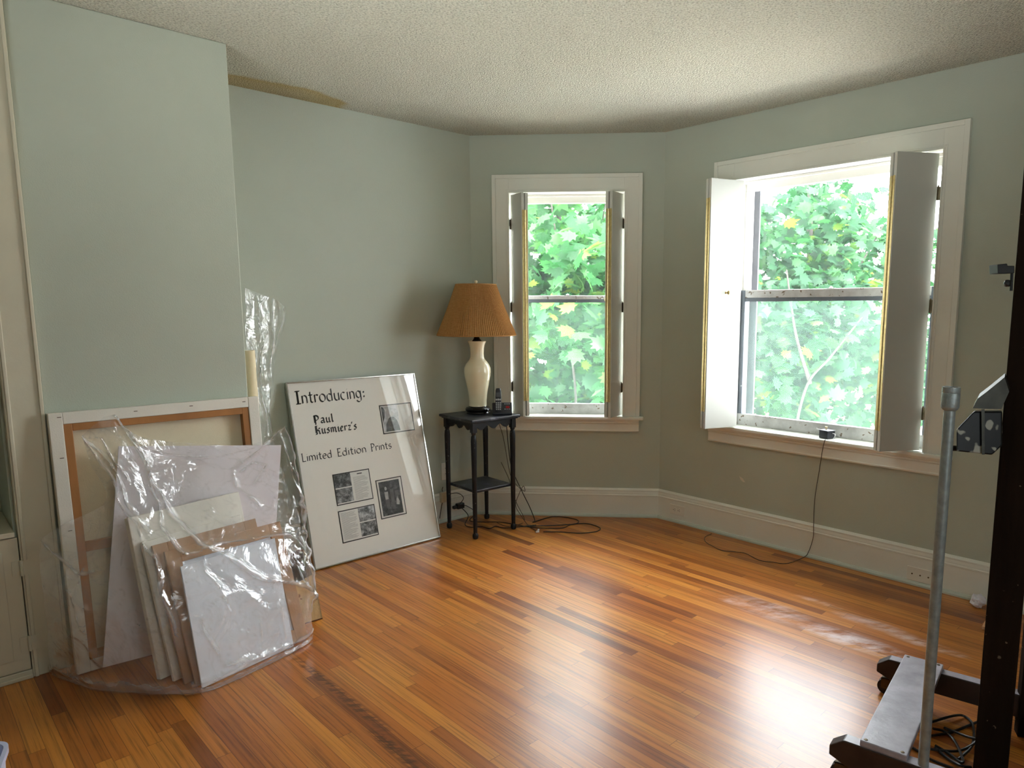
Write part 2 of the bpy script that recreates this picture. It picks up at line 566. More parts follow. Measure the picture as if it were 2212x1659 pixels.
def make_brick():
    m, t, out = nt_new('pale_pink_brick')
    p = N(t, 'BsdfPrincipled')
    v = coords(t, rot=(PI / 2, 0, 0))
    b = N(t, 'TexBrick')
    b.inputs['Color1'].default_value = srgb(226, 164, 140)
    b.inputs['Color2'].default_value = srgb(236, 184, 160)
    b.inputs['Mortar'].default_value = srgb(226, 214, 200)
    b.inputs['Scale'].default_value = 4.5
    t.links.new(v, b.inputs['Vector'])
    t.links.new(b.outputs[0], p.inputs['Base Color'])
    p.inputs['Roughness'].default_value = 0.9
    t.links.new(p.outputs[0], out.inputs[0])
    return m


def make_shade_mat():
    m, t, out = nt_new('pleated_tan_shade')
    d = N(t, 'BsdfDiffuse')
    tl = N(t, 'BsdfTranslucent')
    f = noise(t, coords(t, (1, 1, 9)), 40, 3)
    c = ramp(t, f, [(0.3, srgb(184, 140, 88)), (0.7, srgb(206, 164, 110))])
    t.links.new(c, d.inputs[0])
    t.links.new(c, tl.inputs[0])
    mx = N(t, 'MixShader')
    mx.inputs[0].default_value = 0.3
    t.links.new(d.outputs[0], mx.inputs[1])
    t.links.new(tl.outputs[0], mx.inputs[2])
    t.links.new(mx.outputs[0], out.inputs[0])
    return m


def make_tabletop_mat():
    m, t, out = nt_new('dusty_black_tabletop')
    p = N(t, 'BsdfPrincipled')
    f = noise(t, coords(t), 9, 6, 0.7)
    c = ramp(t, f, [(0.38, srgb(20, 22, 27)), (0.55, srgb(40, 43, 52)), (0.74, srgb(118, 120, 132))])
    t.links.new(c, p.inputs['Base Color'])
    p.inputs['Roughness'].default_value = 0.36
    t.links.new(p.outputs[0], out.inputs[0])
    return m


M['floor'] = make_floor_mat()
M['ceiling'] = make_ceiling_mat()
M['glass'] = make_glass('window_glass', 0.006)
M['hazy'] = make_glass('hazy_screened_glass', 0.026, (0.72, 0.97, 0.90, 1))
M['posterglass'] = make_glass('poster_glass', 0, refl=0.1)
M['film'] = make_film('clear_polythene', 0.27, 6.0)
M['film2'] = make_film('clear_polythene_sleeve', 0.22, 7)
M['leaf_a'] = make_leaf_mat('maple_leaf_bright', [(0.0, (0.016, 0.070, 0.024, 1)), (0.45, (0.034, 0.130, 0.046, 1)), (0.92, (0.068, 0.195, 0.060, 1)), (1.0, (0.17, 0.27, 0.03, 1))])
M['leaf_b'] = make_leaf_mat('maple_leaf_deep', [(0.0, (0.012, 0.050, 0.022, 1)), (0.5, (0.027, 0.098, 0.044, 1)), (0.92, (0.056, 0.160, 0.060, 1)), (1.0, (0.15, 0.24, 0.03, 1))])
M['brick'] = make_brick()
M['shade'] = make_shade_mat()
M['tabletop'] = make_tabletop_mat()

# ------------------------------------------------------------------ mesh helpers
def wloc(o):
    v = Vector((0, 0, 0))
    while o is not None:
        v += o.location
        o = o.parent
    return v


class MB:
    def __init__(s):
        s.v, s.f = [], []

    def quad(s, *p):
        n = len(s.v)
        s.v += [Vector(q) for q in p]
        s.f.append(tuple(range(n, n + len(p))))
        return s

    def hexa(s, b, t_):
        """bottom 4 and top 4 corners, same order"""
        n = len(s.v)
        s.v += [Vector(q) for q in b] + [Vector(q) for q in t_]
        s.f += [(n + 3, n + 2, n + 1, n), (n + 4, n + 5, n + 6, n + 7)]
        for i in range(4):
            j = (i + 1) % 4
            s.f.append((n + i, n + j, n + 4 + j, n + 4 + i))
        return s

    def box(s, fr, a0, a1, b0, b1, z0, z1):
        c = [(a0, b0), (a1, b0), (a1, b1), (a0, b1)]
        return s.hexa([fr(a, b, z0) for a, b in c], [fr(a, b, z1) for a, b in c])

    def prism(s, pts0, pts1):
        n, k = len(s.v), len(pts0)
        s.v += [Vector(p) for p in pts0] + [Vector(p) for p in pts1]
        s.f.append(tuple(range(n + k - 1, n - 1, -1)))
        s.f.append(tuple(range(n + k, n + 2 * k)))
        for i in range(k):
            j = (i + 1) % k
            s.f.append((n + i, n + j, n + k + j, n + k + i))
        return s

    def lathe(s, c, prof, seg=32, axis=None, x=None):
        """profile [(r, h)] turned about axis through c"""
        ax = Vector(axis or (0, 0, 1)).normalized()
        xx = Vector(x or ((1, 0, 0) if abs(ax.x) < 0.9 else (0, 1, 0)))
        xx = (xx - ax * xx.dot(ax)).normalized()
        yy = ax.cross(xx)
        c = Vector(c)
        n = len(s.v)
        for r, h in prof:
            for i in range(seg):
                th = 2 * PI * i / seg
                s.v.append(c + ax * h + xx * (r * math.cos(th)) + yy * (r * math.sin(th)))
        for k in range(len(prof) - 1):
            for i in range(seg):
                j = (i + 1) % seg
                s.f.append((n + k * seg + i, n + k * seg + j, n + (k + 1) * seg + j, n + (k + 1) * seg + i))
        s.f.append(tuple(n + i for i in range(seg - 1, -1, -1)))
        e = n + (len(prof) - 1) * seg
        s.f.append(tuple(e + i for i in range(seg)))
        return s

    def cyl(s, p0, p1, r, seg=20, r1=None):
        p0, p1 = Vector(p0), Vector(p1)
        return s.lathe(p0, [(r, 0), (r if r1 is None else r1, (p1 - p0).length)], seg, p1 - p0)

    def tube(s, pts, r, seg=8, r1=None):
        pts = [Vector(p) for p in pts]
        n = len(s.v)
        up = Vector((0.13, 0.21, 0.97))
        for i, p in enumerate(pts):
            d = (pts[min(i + 1, len(pts) - 1)] - pts[max(i - 1, 0)])
            if d.length < 1e-9:
                d = Vector((0, 0, 1))
            d.normalize()
            xx = up - d * up.dot(d)
            if xx.length < 1e-3:
                xx = Vector((1, 0, 0)) - d * d.x
            xx.normalize()
            yy = d.cross(xx)
            up = xx
            rr = r if r1 is None else r + (r1 - r) * i / (len(pts) - 1)
            for k in range(seg):
                th = 2 * PI * k / seg
                s.v.append(p + xx * (rr * math.cos(th)) + yy * (rr * math.sin(th)))
        for i in range(len(pts) - 1):
            for k in range(seg):
                j = (k + 1) % seg
                s.f.append((n + i * seg + k, n + i * seg + j, n + (i + 1) * seg + j, n + (i + 1) * seg + k))
        s.f.append(tuple(n + k for k in range(seg - 1, -1, -1)))
        e = n + (len(pts) - 1) * seg
        s.f.append(tuple(e + k for k in range(seg)))
        return s

    def build(s, name, m, parent=None, smooth=False, bevel=0.0, seg=2):
        me = bpy.data.meshes.new(name)
        off = wloc(parent) if parent is not None else Vector((0, 0, 0))
        me.from_pydata([tuple(p - off) for p in s.v], [], s.f)
        me.materials.append(m)
        bm = bmesh.new()
        bm.from_mesh(me)
        bmesh.ops.recalc_face_normals(bm, faces=bm.faces)
        bm.to_mesh(me)
        bm.free()
        if smooth:
            me.polygons.foreach_set('use_smooth', [True] * len(me.polygons))
        o = bpy.data.objects.new(name, me)
        COL.objects.link(o)
        if parent is not None:
            o.parent = parent
        if bevel:
            b = o.modifiers.new('bevel', 'BEVEL')
            b.width = bevel
            b.segments = seg
            b.limit_method = 'ANGLE'
            b.angle_limit = R(40)
        if smooth:
            try:
                me.set_sharp_from_angle(angle=R(42))
            except Exception:
                pass
        return o


def tag(o, label=None, cat=None, group=None, kind=None):
    if label:
        o['label'] = label
    if cat:
        o['category'] = cat
    if group:
        o['group'] = group
    if kind:
        o['kind'] = kind
    return o


def thing(name, loc, label, cat, group=None, kind=None):
    o = bpy.data.objects.new(name, None)
    COL.objects.link(o)
    o.location = loc
    o.empty_display_size = 0.05
    return tag(o, label, cat, group, kind)


def spline(pts, n=10):
    P_ = [Vector(p) for p in pts]
    out = []
    for i in range(len(P_) - 1):
        p0, p1, p2, p3 = P_[max(i - 1, 0)], P_[i], P_[i + 1], P_[min(i + 2, len(P_) - 1)]
        for k in range(n):
            u = k / n
            out.append(0.5 * ((2 * p1) + (p2 - p0) * u + (2 * p0 - 5 * p1 + 4 * p2 - p3) * u * u + (3 * p1 - p0 - 3 * p2 + p3) * u ** 3))
    out.append(P_[-1])
    return out


# ------------------------------------------------------------------ the room shell
WT = 0.19
E1 = fA(LA, 0)            # far end of left wall
E2 = fC(LC, 0)            # far end of right wall
E3 = E1 + (Vector((dC.x, dC.y, 0)) * 0)
far = Vector((E2.x + dA.x * 0, E2.y, 0))
# fourth corner: from E1 along dC direction and from E2 along dA direction
def isect(p, d, q, e):
    den = d.x * e.y - d.y * e.x
    tt = ((q.x - p.x) * e.y - (q.y - p.y) * e.x) / den
    return Vector((p.x + d.x * tt, p.y + d.y * tt, 0))
E4 = isect(E1, nA, E2, nC)
foot = [fA(0, 0), fB((C2 - C1).length, 0), E2, E4, E1]
cen = sum((Vector(p) for p in foot), Vector()) / len(foot)
big = [Vector(p) + (Vector(p) - cen).normalized() * 0.30 for p in foot]


def slab(name, z0, z1, m):
    mb = MB()
    mb.prism([Vector((p.x, p.y, z0)) for p in big], [Vector((p.x, p.y, z1)) for p in big])
    return tag(mb.build(name, m), kind='structure')


slab('floor', -0.12, 0.0, M['floor'])
slab('ceiling', HC, HC + 0.15, M['ceiling'])


def wall(name, fr, a0, a1, holes):
    mb = MB()
    cur = a0
    for (h0, h1, z0, z1) in holes:
        mb.box(fr, cur, h0, -WT, 0, 0, HC)
        mb.box(fr, h0, h1, -WT, 0, 0, z0)
        mb.box(fr, h0, h1, -WT, 0, z1, HC)
        cur = h1
    mb.box(fr, cur, a1, -WT, 0, 0, HC)
    return tag(mb.build(name, M['wall']), kind='structure')


LB = (C2 - C1).length
W1 = dict(s0=0.262, s1=1.09, z0=0.70, z1=2.318)
W2 = dict(s0=0.545, s1=1.783, z0=0.70, z1=2.318)
wall('wall_left', fA, -0.12, LA + WT, [])
wall('wall_bay', fB, -0.0, LB, [(W1['s0'], W1['s1'], W1['z0'], W1['z1'])])
wall('wall_right', fC, -0.12, LC + WT, [(W2['s0'], W2['s1'], W2['z0'], W2['z1'])])
dR = (E4 - E1).to_2d().normalized()
fR = Fr(E1, dR, (-dR.y, dR.x))
if fR(0, 1).to_2d().dot(cen.to_2d()) < fR(0, -1).to_2d().dot(cen.to_2d()):
    pass
nR = Vector((-dR.y, dR.x))
if nR.dot((cen - E1).to_2d()) < 0:
    nR = -nR
wall('wall_rear', Fr(E1, dR, nR), 0, (E4 - E1).length, [])
dS = (E4 - E2).to_2d().normalized()
nS = Vector((-dS.y, dS.x))
if nS.dot((cen - E2).to_2d()) < 0:
    nS = -nS
wall('wall_side', Fr(E2, dS, nS), 0, (E4 - E2).length + WT, [])
# chimney breast
mb = MB()
mb.box(fK, 0, 0.80, -DK, 0, 0, HC)
tag(mb.build('wall_chimney', M['wall'], bevel=0.004), kind='structure')

# baseboards: moulded profile, mitred at the bay corners
PROF = [(0, 0), (0.030, 0), (0.030, 0.010), (0.024, 0.019), (0.0185, 0.021), (0.0185, 0.155), (0.0225, 0.158), (0.0225, 0.165),
        (0.0185, 0.168), (0.0185, 0.176), (0.016, 0.190), (0.0175, 0.194), (0.0175, 0.199), (0.010, 0.206), (0.006, 0.2105), (0, 0.2105)]
SHOE = [(0.0185, 0), (0.034, 0), (0.034, 0.010), (0.027, 0.021), (0.0185, 0.022)]


def mitre(fr, a, end, half):
    """offset of the profile along the run for a mitre"""
    return lambda u: a + end * u * math.tan(half)


turnAB = math.acos(max(-1, min(1, (-dA).dot(dB))))
turnBC = math.acos(max(-1, min(1, dB.dot(dC))))


def baseboard(name, fr, a0, a1, m0, m1):
    for nm, pf, mt in (('board', PROF, M['trim']), ('shoe_moulding', SHOE, M['shoe'])):
        p0 = [fr(a0 + u * m0, u, z) for u, z in pf]
        p1 = [fr(a1 - u * m1, u, z) for u, z in pf]
        mb = MB()
        mb.prism(p0, p1)
        if nm == 'board':
            o = tag(mb.build(name, mt), kind='structure')
        else:
            mb.build(nm, mt, o)
    return o


baseboard('baseboard_left', fA, 0, TK, math.tan(turnAB / 2), 0)
baseboard('baseboard_bay', fB, 0, LB, math.tan(turnAB / 2), math.tan(turnBC / 2))
baseboard('baseboard_right', fC, 0, LC, math.tan(turnBC / 2), 0)


# ------------------------------------------------------------------ windows
def window(name, fr, w, cas, z_apron, z_top, sash, lower_mat, label):
    s0, s1, z0, z1 = w['s0'], w['s1'], w['z0'], w['z1']
    root = thing(name, fr((s0 + s1) / 2, 0, z_apron), label, 'window', kind='structure')
    ZS = 0.742
    # casing with a raised backband and inner bead
    mb = MB()
    c0, c1 = cas
    T = 0.020
    wi = 0.012
    mb.box(fr, c0, s0 + wi, 0, T, ZS, z_top)
    mb.box(fr, s1 - wi, c1, 0, T, ZS, z_top)
    mb.box(fr, s0 + wi, s1 - wi, 0, T, z1 - wi, z_top)
    bb = 0.026
    mb.box(fr, c0, c0 + bb, T, T + 0.009, ZS, z_top)
    mb.box(fr, c1 - bb, c1, T, T + 0.009, ZS, z_top)
    mb.box(fr, c0 + bb, c1 - bb, T, T + 0.009, z_top - bb, z_top)
    i0, i1, iz = s0 + wi, s1 - wi, z1 - wi
    for k, (dd, h) in enumerate(((0.0, 0.005), (0.014, 0.003))):
        mb.box(fr, i0 - dd - 0.008, i0 - dd, T, T + h, ZS, iz + dd + 0.008)
        mb.box(fr, i1 + dd, i1 + dd + 0.008, T, T + h, ZS, iz + dd + 0.008)
        mb.box(fr, i0 - dd, i1 + dd, T, T + h, iz + dd, iz + dd + 0.008)
    mb.build('casing', M['trim'], root, bevel=0.003)
    # jamb lining and stops
    mb = MB()
    mb.box(fr, s0, s0 + 0.014, -WT, 0, ZS, z1)
    mb.box(fr, s1 - 0.014, s1, -WT, 0, ZS, z1)
    mb.box(fr, s0 + 0.014, s1 - 0.014, -WT, 0, z1 - 0.014, z1)
    for b0, b1 in ((-0.080, -0.064), (-0.19, -0.170)):
        mb.box(fr, s0 + 0.014, s0 + 0.030, b0, b1, ZS, z1 - 0.014)
        mb.box(fr, s1 - 0.030, s1 - 0.014, b0, b1, ZS, z1 - 0.014)
        mb.box(fr, s0 + 0.030, s1 - 0.030, b0, b1, z1 - 0.030, z1 - 0.014)
    mb.build('jamb_lining', M['white'], root, bevel=0.002)
    # stool and apron
    mb = MB()
    mb.box(fr, s0, s1, -WT - 0.02, 0.0, ZS - 0.03, ZS)
    horn = 0.028
    mb.box(fr, c0 - horn, c1 + horn, 0.0, 0.048, ZS - 0.024, ZS)
    mb.build('stool', M['trim'], root, bevel=0.006)
    mb = MB()
    pf = [(0, ZS - 0.024), (0.040, ZS - 0.024), (0.036, ZS - 0.034), (0.026, ZS - 0.040), (0.026, ZS - 0.048), (0.018, ZS - 0.056),
          (0.018, z_apron + 0.012), (0.021, z_apron + 0.008), (0.019, z_apron), (0, z_apron)]
    ap0, ap1 = c0 + 0.004, c1 - 0.004
    mb.prism([fr(ap0, u, z) for u, z in pf], [fr(ap1, u, z) for u, z in pf])
    mb.build('apron', M['trim'], root)
    # sashes
    j0, j1 = s0 + 0.014, s1 - 0.014
    st = 0.042
    lb0, lb1 = -0.120, -0.086
    ub0, ub1 = -0.162, -0.126
    zb, zm0, zm1, zt = 0.817, sash[0], sash[1], 2.252
    lo = MB()
    lo.box(fr, j0, j1, lb0, lb1, ZS, zb)
    lo.box(fr, j0 + st, j1 - st, lb0, lb1, zm0 + 0.024, zm1)
    lower = lo.build('lower_sash', M['oldsash'] if True else lower_mat, root, bevel=0.003)
    mb = MB()
    mb.box(fr, j0, j0 + st, lb0, lb1, zb, zm1)
    mb.box(fr, j1 - st, j1, lb0, lb1, zb, zm1)
    mb.build('stile', lower_mat, lower, bevel=0.003)
    mb = MB()
    mb.box(fr, j0 + st, j1 - st, lb0 + 0.004, lb1 - 0.004, zm0, zm0 + 0.0235)
    mb.build('meeting_rail_strip', M['greysash'], lower)
    mb = MB()
    mb.box(fr, j0 + st, j1 - st, -0.107, -0.103, zb, zm0)
    mb.build('pane', M['hazy'], lower)
    up = MB()
    up.box(fr, j0, j1, ub0, ub1, zt, z1 - 0.014)
    up.box(fr, j0, j0 + st, ub0, ub1, zm0 + 0.01, zt)
    up.box(fr, j1 - st, j1, ub0, ub1, zm0 + 0.01, zt)
    up.box(fr, j0 + st, j1 - st, ub0, ub1, zm0 + 0.01, zm1 + 0.002)
    upper = up.build('upper_sash', M['white'], root, bevel=0.003)
    mb = MB()
    mb.box(fr, j0 + st, j1 - st, -0.148, -0.144, zm1 + 0.002, zt)
    mb.build('pane', M['glass'], upper)
    # storm window frame outside
    mb = MB()
    e0, e1 = j0 + 0.018, j1 - 0.018
    sb0, sb1 = -WT - 0.015, -WT - 0.001
    q = st + 0.006
    mb.box(fr, e0 - 0.03, e0 + q, sb0, sb1, ZS, z1)
    mb.box(fr, e1 - q, e1 + 0.03, sb0, sb1, ZS, z1)
    mb.build('storm_frame', M['storm'], root)
    # catch on the meeting rail and a pull on the bottom rail
    mb = MB()
    mid = (s0 + s1) / 2
    mb.lathe(fr(mid, -0.105, zm1), [(0.011, 0), (0.012, 0.006), (0.006, 0.010), (0.004, 0.014)], 14)
    mb.box(fr, mid - 0.024, mid + 0.024, -0.111, -0.099, zm1 + 0.0, zm1 + 0.004)
    mb.build('sash_catch', M['steel'], lower)
    mb = MB()
    mb.tube(spline([fr(mid - 0.035, lb1, 0.785), fr(mid - 0.03, lb1 + 0.012, 0.780), fr(mid, lb1 + 0.014, 0.778), fr(mid + 0.03, lb1 + 0.012, 0.780), fr(mid + 0.035, lb1, 0.785)], 5), 0.004)
    mb.build('sash_pull', M['oldsash'], lower, smooth=True)
    return root


window('window_1', fB, W1, (0.156, 1.200), 0.631, 2.426, (1.551, 1.600), M['oldsash'], 'narrow white sash window behind the table lamp')
window('window_2', fC, W2, (0.414, 1.890), 0.6265, 2.433, (1.552, 1.624), M['greysash'], 'wide white sash window with folding shutters swung open')


# folding interior shutters: two leaves folded together, hinged to the jamb
def shutter(fr, hinge, tip, side, label, knob=None, zs=(0.749, 2.292)):
    h, tp = Vector(hinge), Vector(tip)
    d = (tp - h).normalized()
    w = (tp - h).length
    nrm = Vector((-d.y, d.x)) * (1 if Vector((-d.y, d.x)).x * side > 0 else -1)   # toward window middle
    o2 = fr.o + fr.ex * h.x + fr.ey * h.y
    ex = fr.ex * d.x + fr.ey * d.y
    ey = fr.ex * nrm.x + fr.ey * nrm.y
    lf = Fr(o2, ex, ey)
    z0, z1 = zs
    T, G = 0.022, 0.009
    root = thing('window_shutter', lf(0, 0, z0), label, 'shutter', 'white folding window shutters')
    mb = MB()
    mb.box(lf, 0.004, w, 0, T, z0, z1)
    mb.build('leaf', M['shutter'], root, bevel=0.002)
    mb = MB()
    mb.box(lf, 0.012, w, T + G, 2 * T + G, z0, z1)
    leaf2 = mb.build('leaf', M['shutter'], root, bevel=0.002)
    # piano hinge along the outer edges
    mb = MB()
    pz0, pz1 = z0 + 0.11, z1 - 0.115
    mb.box(lf, w, w + 0.0015, 0.006, T + 0.002, pz0, pz1)
    mb.box(lf, w, w + 0.0015, T + G - 0.002, 2 * T + G - 0.006, pz0, pz1)
    nk = 52
    for k in range(nk):
        a, b = pz0 + (pz1 - pz0) * (k + 0.06) / nk, pz0 + (pz1 - pz0) * (k + 0.94) / nk
        mb.cyl(lf(w + 0.002, T + G / 2, a), lf(w + 0.002, T + G / 2, b), 0.0042, 8)
    mb.build('piano_hinge', M['brass'], root)
    for z in (2.093, 1.517, 0.947):
        mb = MB()
        mb.cyl(lf(-0.004, 0.003, z - 0.035), lf(-0.004, 0.003, z + 0.035), 0.0045, 10)
        mb.box(lf, -0.003, 0.004, 0.001, T - 0.002, z - 0.034, z + 0.034)
        mb.box(lf, -0.018, -0.004, -0.0005, 0.0015, z - 0.034, z + 0.034)
        mb.lathe(lf(-0.004, 0.003, z + 0.035), [(0.0045, 0), (0.003, 0.006), (0.001, 0.008)], 8)
        mb.build('butt_hinge', M['darkhinge'], root)
    if knob:
        a, z = knob
        mb = MB()
        ax = Vector((ey.x, ey.y, 0))
        mb.lathe(lf(a, 2 * T + G, z), [(0.008, 0), (0.0065, 0.003), (0.0035, 0.006), (0.0035, 0.016), (0.006, 0.02), (0.0125, 0.026), (0.0135, 0.031), (0.010, 0.036), (0.002, 0.038)], 20, ax)
        mb.build('knob', M['brass'], leaf2, smooth=True)
    return root


shutter(fB, (0.285, 0.002), (0.375, 0.122), 1, 'folded white shutter at the lamp side of the narrow window')
shutter(fB, (1.068, 0.002), (0.996, 0.143), -1, 'folded white shutter at the corner side of the narrow window', knob=(0.09, 1.57))
shutter(fC, (0.594, 0.002), (0.503, 0.243), 1, 'folded white shutter with a brass knob facing the glass of the wide window', knob=(0.125, 1.605))
shutter(fC, (1.752, 0.002), (1.616, 0.206), -1, 'shadowed grey looking folded shutter beside the metal pole and stand')


# ------------------------------------------------------------------ built-in cabinet left of the chimney
def cabinet():
    root = thing('built_in_cabinet', fK(1.2, -0.1, 0), 'cream built-in cupboard with a hinged door left of the chimney breast', 'cabinet')
    D = 0.014
    mb = MB()
    mb.box(fK, 0.80, 0.925, -0.03, D, 0.0, HC - 0.001)
    mb.box(fK, 1.60, 1.72, -0.03, D, 0.0, HC - 0.001)
    mb.box(fK, 0.925, 1.60, -0.03, D, 2.52, HC - 0.001)
    mb.box(fK, 0.925, 1.60, -0.03, D, 0.0, 0.035)
    for a in (0.800, 0.905):
        mb.box(fK, a, a + 0.014, D, D + 0.007, 0.0, HC - 0.001)
    mb.build('face_frame', M['cab'], root, bevel=0.003)
    mb = MB()
    mb.box(fK, 0.925, 1.60, -0.40, -0.39, 0.0, HC - 0.001)
    mb.box(fK, 0.925, 0.935, -0.39, -0.03, 0.0, HC - 0.001)
    mb.box(fK, 1.59, 1.60, -0.39, -0.03, 0.0, HC - 0.001)
    mb.build('interior', M['wall'], root)
    for z in (0.60, 1.15, 1.62, 2.08):
        mb = MB()
        mb.box(fK, 0.935, 1.59, -0.39, 0.0 if z > 0.7 else 0.022, z, z + 0.022)
        mb.build('shelf', M['cab'], root, bevel=0.004)
    mb = MB()
    mb.box(fK, 0.928, 1.597, -0.008, 0.012, 0.037, 0.596)
    door = mb.build('door', M['cab'], root, bevel=0.004)
    mb = MB()
    mb.box(fK, 0.98, 1.545, 0.012, 0.017, 0.09, 0.545)
    mb.build('raised_panel', M['cab'], door, bevel=0.004)
    for z in (0.15, 0.47):
        mb = MB()
        mb.cyl(fK(0.926, 0.021, z - 0.032), fK(0.926, 0.021, z + 0.032), 0.006, 10)
        mb.box(fK, 0.928, 0.956, 0.012, 0.0155, z - 0.03, z + 0.03)
        mb.box(fK, 0.905, 0.925, 0.0143, 0.0225, z - 0.03, z + 0.03)
        mb.build('hinge', M['cab'], door)
    mb = MB()
    mb.box(fK, 0.925, 1.60, D, D + 0.008, 0.0, 0.018)
    mb.build('bottom_rail', M['cab'], root, bevel=0.003)


cabinet()

# ------------------------------------------------------------------ outlets and wall plates
def outlet(fr, a, u, z, horizontal, label, name='wall_outlet', sockets=True, group=None, w=0.070, h=0.115):
    root = thing(name, fr(a, u, z), label, 'outlet' if sockets else 'wall plate')
    if horizontal:
        w, h = h, w
    mb = MB()
    mb.box(fr, a - w / 2, a + w / 2, u, u + 0.005, z - h / 2, z + h / 2)
    mb.build('cover_plate', M['outlet'], root, bevel=0.003)
    ctr = [(-0.020, 0), (0.020, 0)] if horizontal else [(0, -0.020), (0, 0.020)]
    if sockets:
        for da, dz in ctr:
            mb = MB()
            nn = 18
            pts = []
            for i in range(nn):
                th = 2 * PI * i / nn
                x, y = 0.0165 * math.cos(th), 0.0165 * math.sin(th)
                if horizontal:
                    x = max(-0.0145, min(0.0145, x))
                else:
                    y = max(-0.0145, min(0.0145, y))
                pts.append((x, y))
            mb.prism([fr(a + da + x, u + 0.005, z + dz + y) for x, y in pts], [fr(a + da + x, u + 0.0075, z + dz + y) for x, y in pts])
            so = mb.build('socket', M['outlet'], root)
            mb = MB()
            for q in (-0.006, 0.006):
                if horizontal:
                    mb.box(fr, a + da - 0.001, a + da + 0.006, u + 0.0075, u + 0.0082, z + dz + q - 0.0012, z + dz + q + 0.0012)
                else:
                    mb.box(fr, a + da + q - 0.0012, a + da + q + 0.0012, u + 0.0075, u + 0.0082, z + dz - 0.001, z + dz + 0.007)
            gx, gz = (-0.009, 0) if horizontal else (0, -0.009)
            mb.lathe(fr(a + da + gx, u + 0.0075, z + dz + gz), [(0.0028, 0), (0.0028, 0.0008)], 10, Vector((fr.ey.x, fr.ey.y, 0)))
            mb.build('slots', M['slot'], so)
    else:
        for da in (-0.042, 0, 0.042):
            mb = MB()
            mb.lathe(fr(a + da, u + 0.005, z), [(0.0045, 0), (0.004, 0.002), (0.001, 0.0028)], 12, Vector((fr.ey.x, fr.ey.y, 0)))
            mb.build('screw', M['darkhinge'], root)
    return root


outlet(fA, 0.262, 0.0, 0.362, False, 'ivory outlet on the sage wall behind the black table leg', w=0.076, h=0.124)
outlet(fC, 0.180, 0.0185, 0.092, True, 'ivory outlet set sideways in the baseboard near the bay corner', w=0.070, h=0.126)
outlet(fC, 1.805, 0.0185, 0.062, True, 'blank three-screw plate on the baseboard behind the metal pole', 'blank_wall_plate', False, w=0.078, h=0.140)
outlet(fA, 0.185, 0.0185, 0.098, True, 'baseboard outlet under the black table holding a black plug', w=0.070, h=0.110)
# telephone junction box and its little stub of cable
jr = thing('telephone_junction_box', fA(0.30, 0, 0.15), 'small beige telephone box at the top of the baseboard beside the black table', 'junction box')
mb = MB()
mb.box(fA, 0.268, 0.332, 0.0185, 0.046, 0.150, 0.222)
mb.build('box', M['beigebox'], jr, bevel=0.004)
mb = MB()
mb.tube(spline([fA(0.315, 0.03, 0.15), fA(0.325, 0.026, 0.10), fA(0.338, 0.026, 0.035)], 6), 0.003)
mb.build('cable', M['wire'], jr, smooth=True)
mb = MB()
mb.tube(spline([fA(0.30, 0.012, 0.222), fA(0.302, 0.012, 0.24), fA(0.296, 0.014, 0.255)], 5), 0.0025)
mb.build('wire_stub', M['wire'], jr, smooth=True)
# chip of plaster on the right wall
mb = MB()
cz = 0.400
mb.prism([fC(0.676 + x, 0.0, cz + y) for x, y in ((-0.022, 0.016), (0.004, 0.006), (0.022, -0.016), (0.010, -0.018), (-0.008, -0.006))],
         [fC(0.676 + x, 0.0015, cz + y) for x, y in ((-0.022, 0.016), (0.004, 0.006), (0.022, -0.016), (0.010, -0.018), (-0.008, -0.006))])
tag(mb.build('plaster_chip', M['chip']), 'small pale plaster chip on the wall below the wide window', 'wall chip')

# ------------------------------------------------------------------ black plant-stand table
TZ = 0.80
TX, TY = -0.596, 4.662
fT = rotfr(TX, TY, 42.0)


def side_table():
    root = thing('side_table', (TX, TY, 0), 'tall square black painted table with chipped turned legs in the corner', 'table')
    h = 0.197
    mb = MB()
    mb.box(fT, -h, h, -h, h, TZ - 0.018, TZ)
    mb.build('tabletop', M['tabletop'], root, bevel=0.005)
    mb = MB()
    mb.box(fT, -h + 0.012, h - 0.012, -h + 0.012, h - 0.012, TZ - 0.026, TZ - 0.018)
    mb.build('tabletop_moulding', M['blackpaint'], root, bevel=0.003)
    L = 0.158
    za = TZ - 0.026
    for k in range(4):
        f2 = rotfr(TX, TY, 42 + 90 * k)
        pts = []
        n = 40
        for i in range(n + 1):
            x = -L + 2 * L * i / n
            q = abs(x) / L
            dz = 0.038 + 0.014 * math.cos(q * PI * 3.2) + (0.012 if q > 0.86 else 0)
            pts.append((x, za - dz))
        pts += [(L, za), (-L, za)]
        mb = MB()
        mb.prism([f2(x, -L - 0.006, z) for x, z in pts], [f2(x, -L + 0.008, z) for x, z in pts])
        mb.build('apron', M['blackpaint'], root)
    for sx, sy in ((-1, -1), (1, -1), (1, 1), (-1, 1)):
        mb = MB()
        b = 0.0165
        mb.box(fT, sx * L - b, sx * L + b, sy * L - b, sy * L + b, za - 0.062, za)
        pr = [(0.010, 0.0), (0.017, 0.004), (0.020, 0.018), (0.0185, 0.032), (0.012, 0.040), (0.0135, 0.046), (0.0125, 0.055), (0.0135, 0.075),
              (0.015, 0.20), (0.016, 0.30), (0.0165, 0.45), (0.0185, 0.60), (0.0195, 0.655), (0.017, 0.685), (0.012, 0.697), (0.0165, 0.702), (0.0165, za - 0.060)]
        mb.lathe(fT(sx * L, sy * L, 0), pr, 20)
        mb.build('leg', M['blackpaint'], root, smooth=True)
    mb = MB()
    s = 0.150
    mb.box(fT, -s, s, -s, s, 0.305, 0.323)
    mb.build('lower_shelf', M['tabletop'], root, bevel=0.003)
    return root


side_table()

# ------------------------------------------------------------------ lamp
LX, LY = -0.612, 4.716


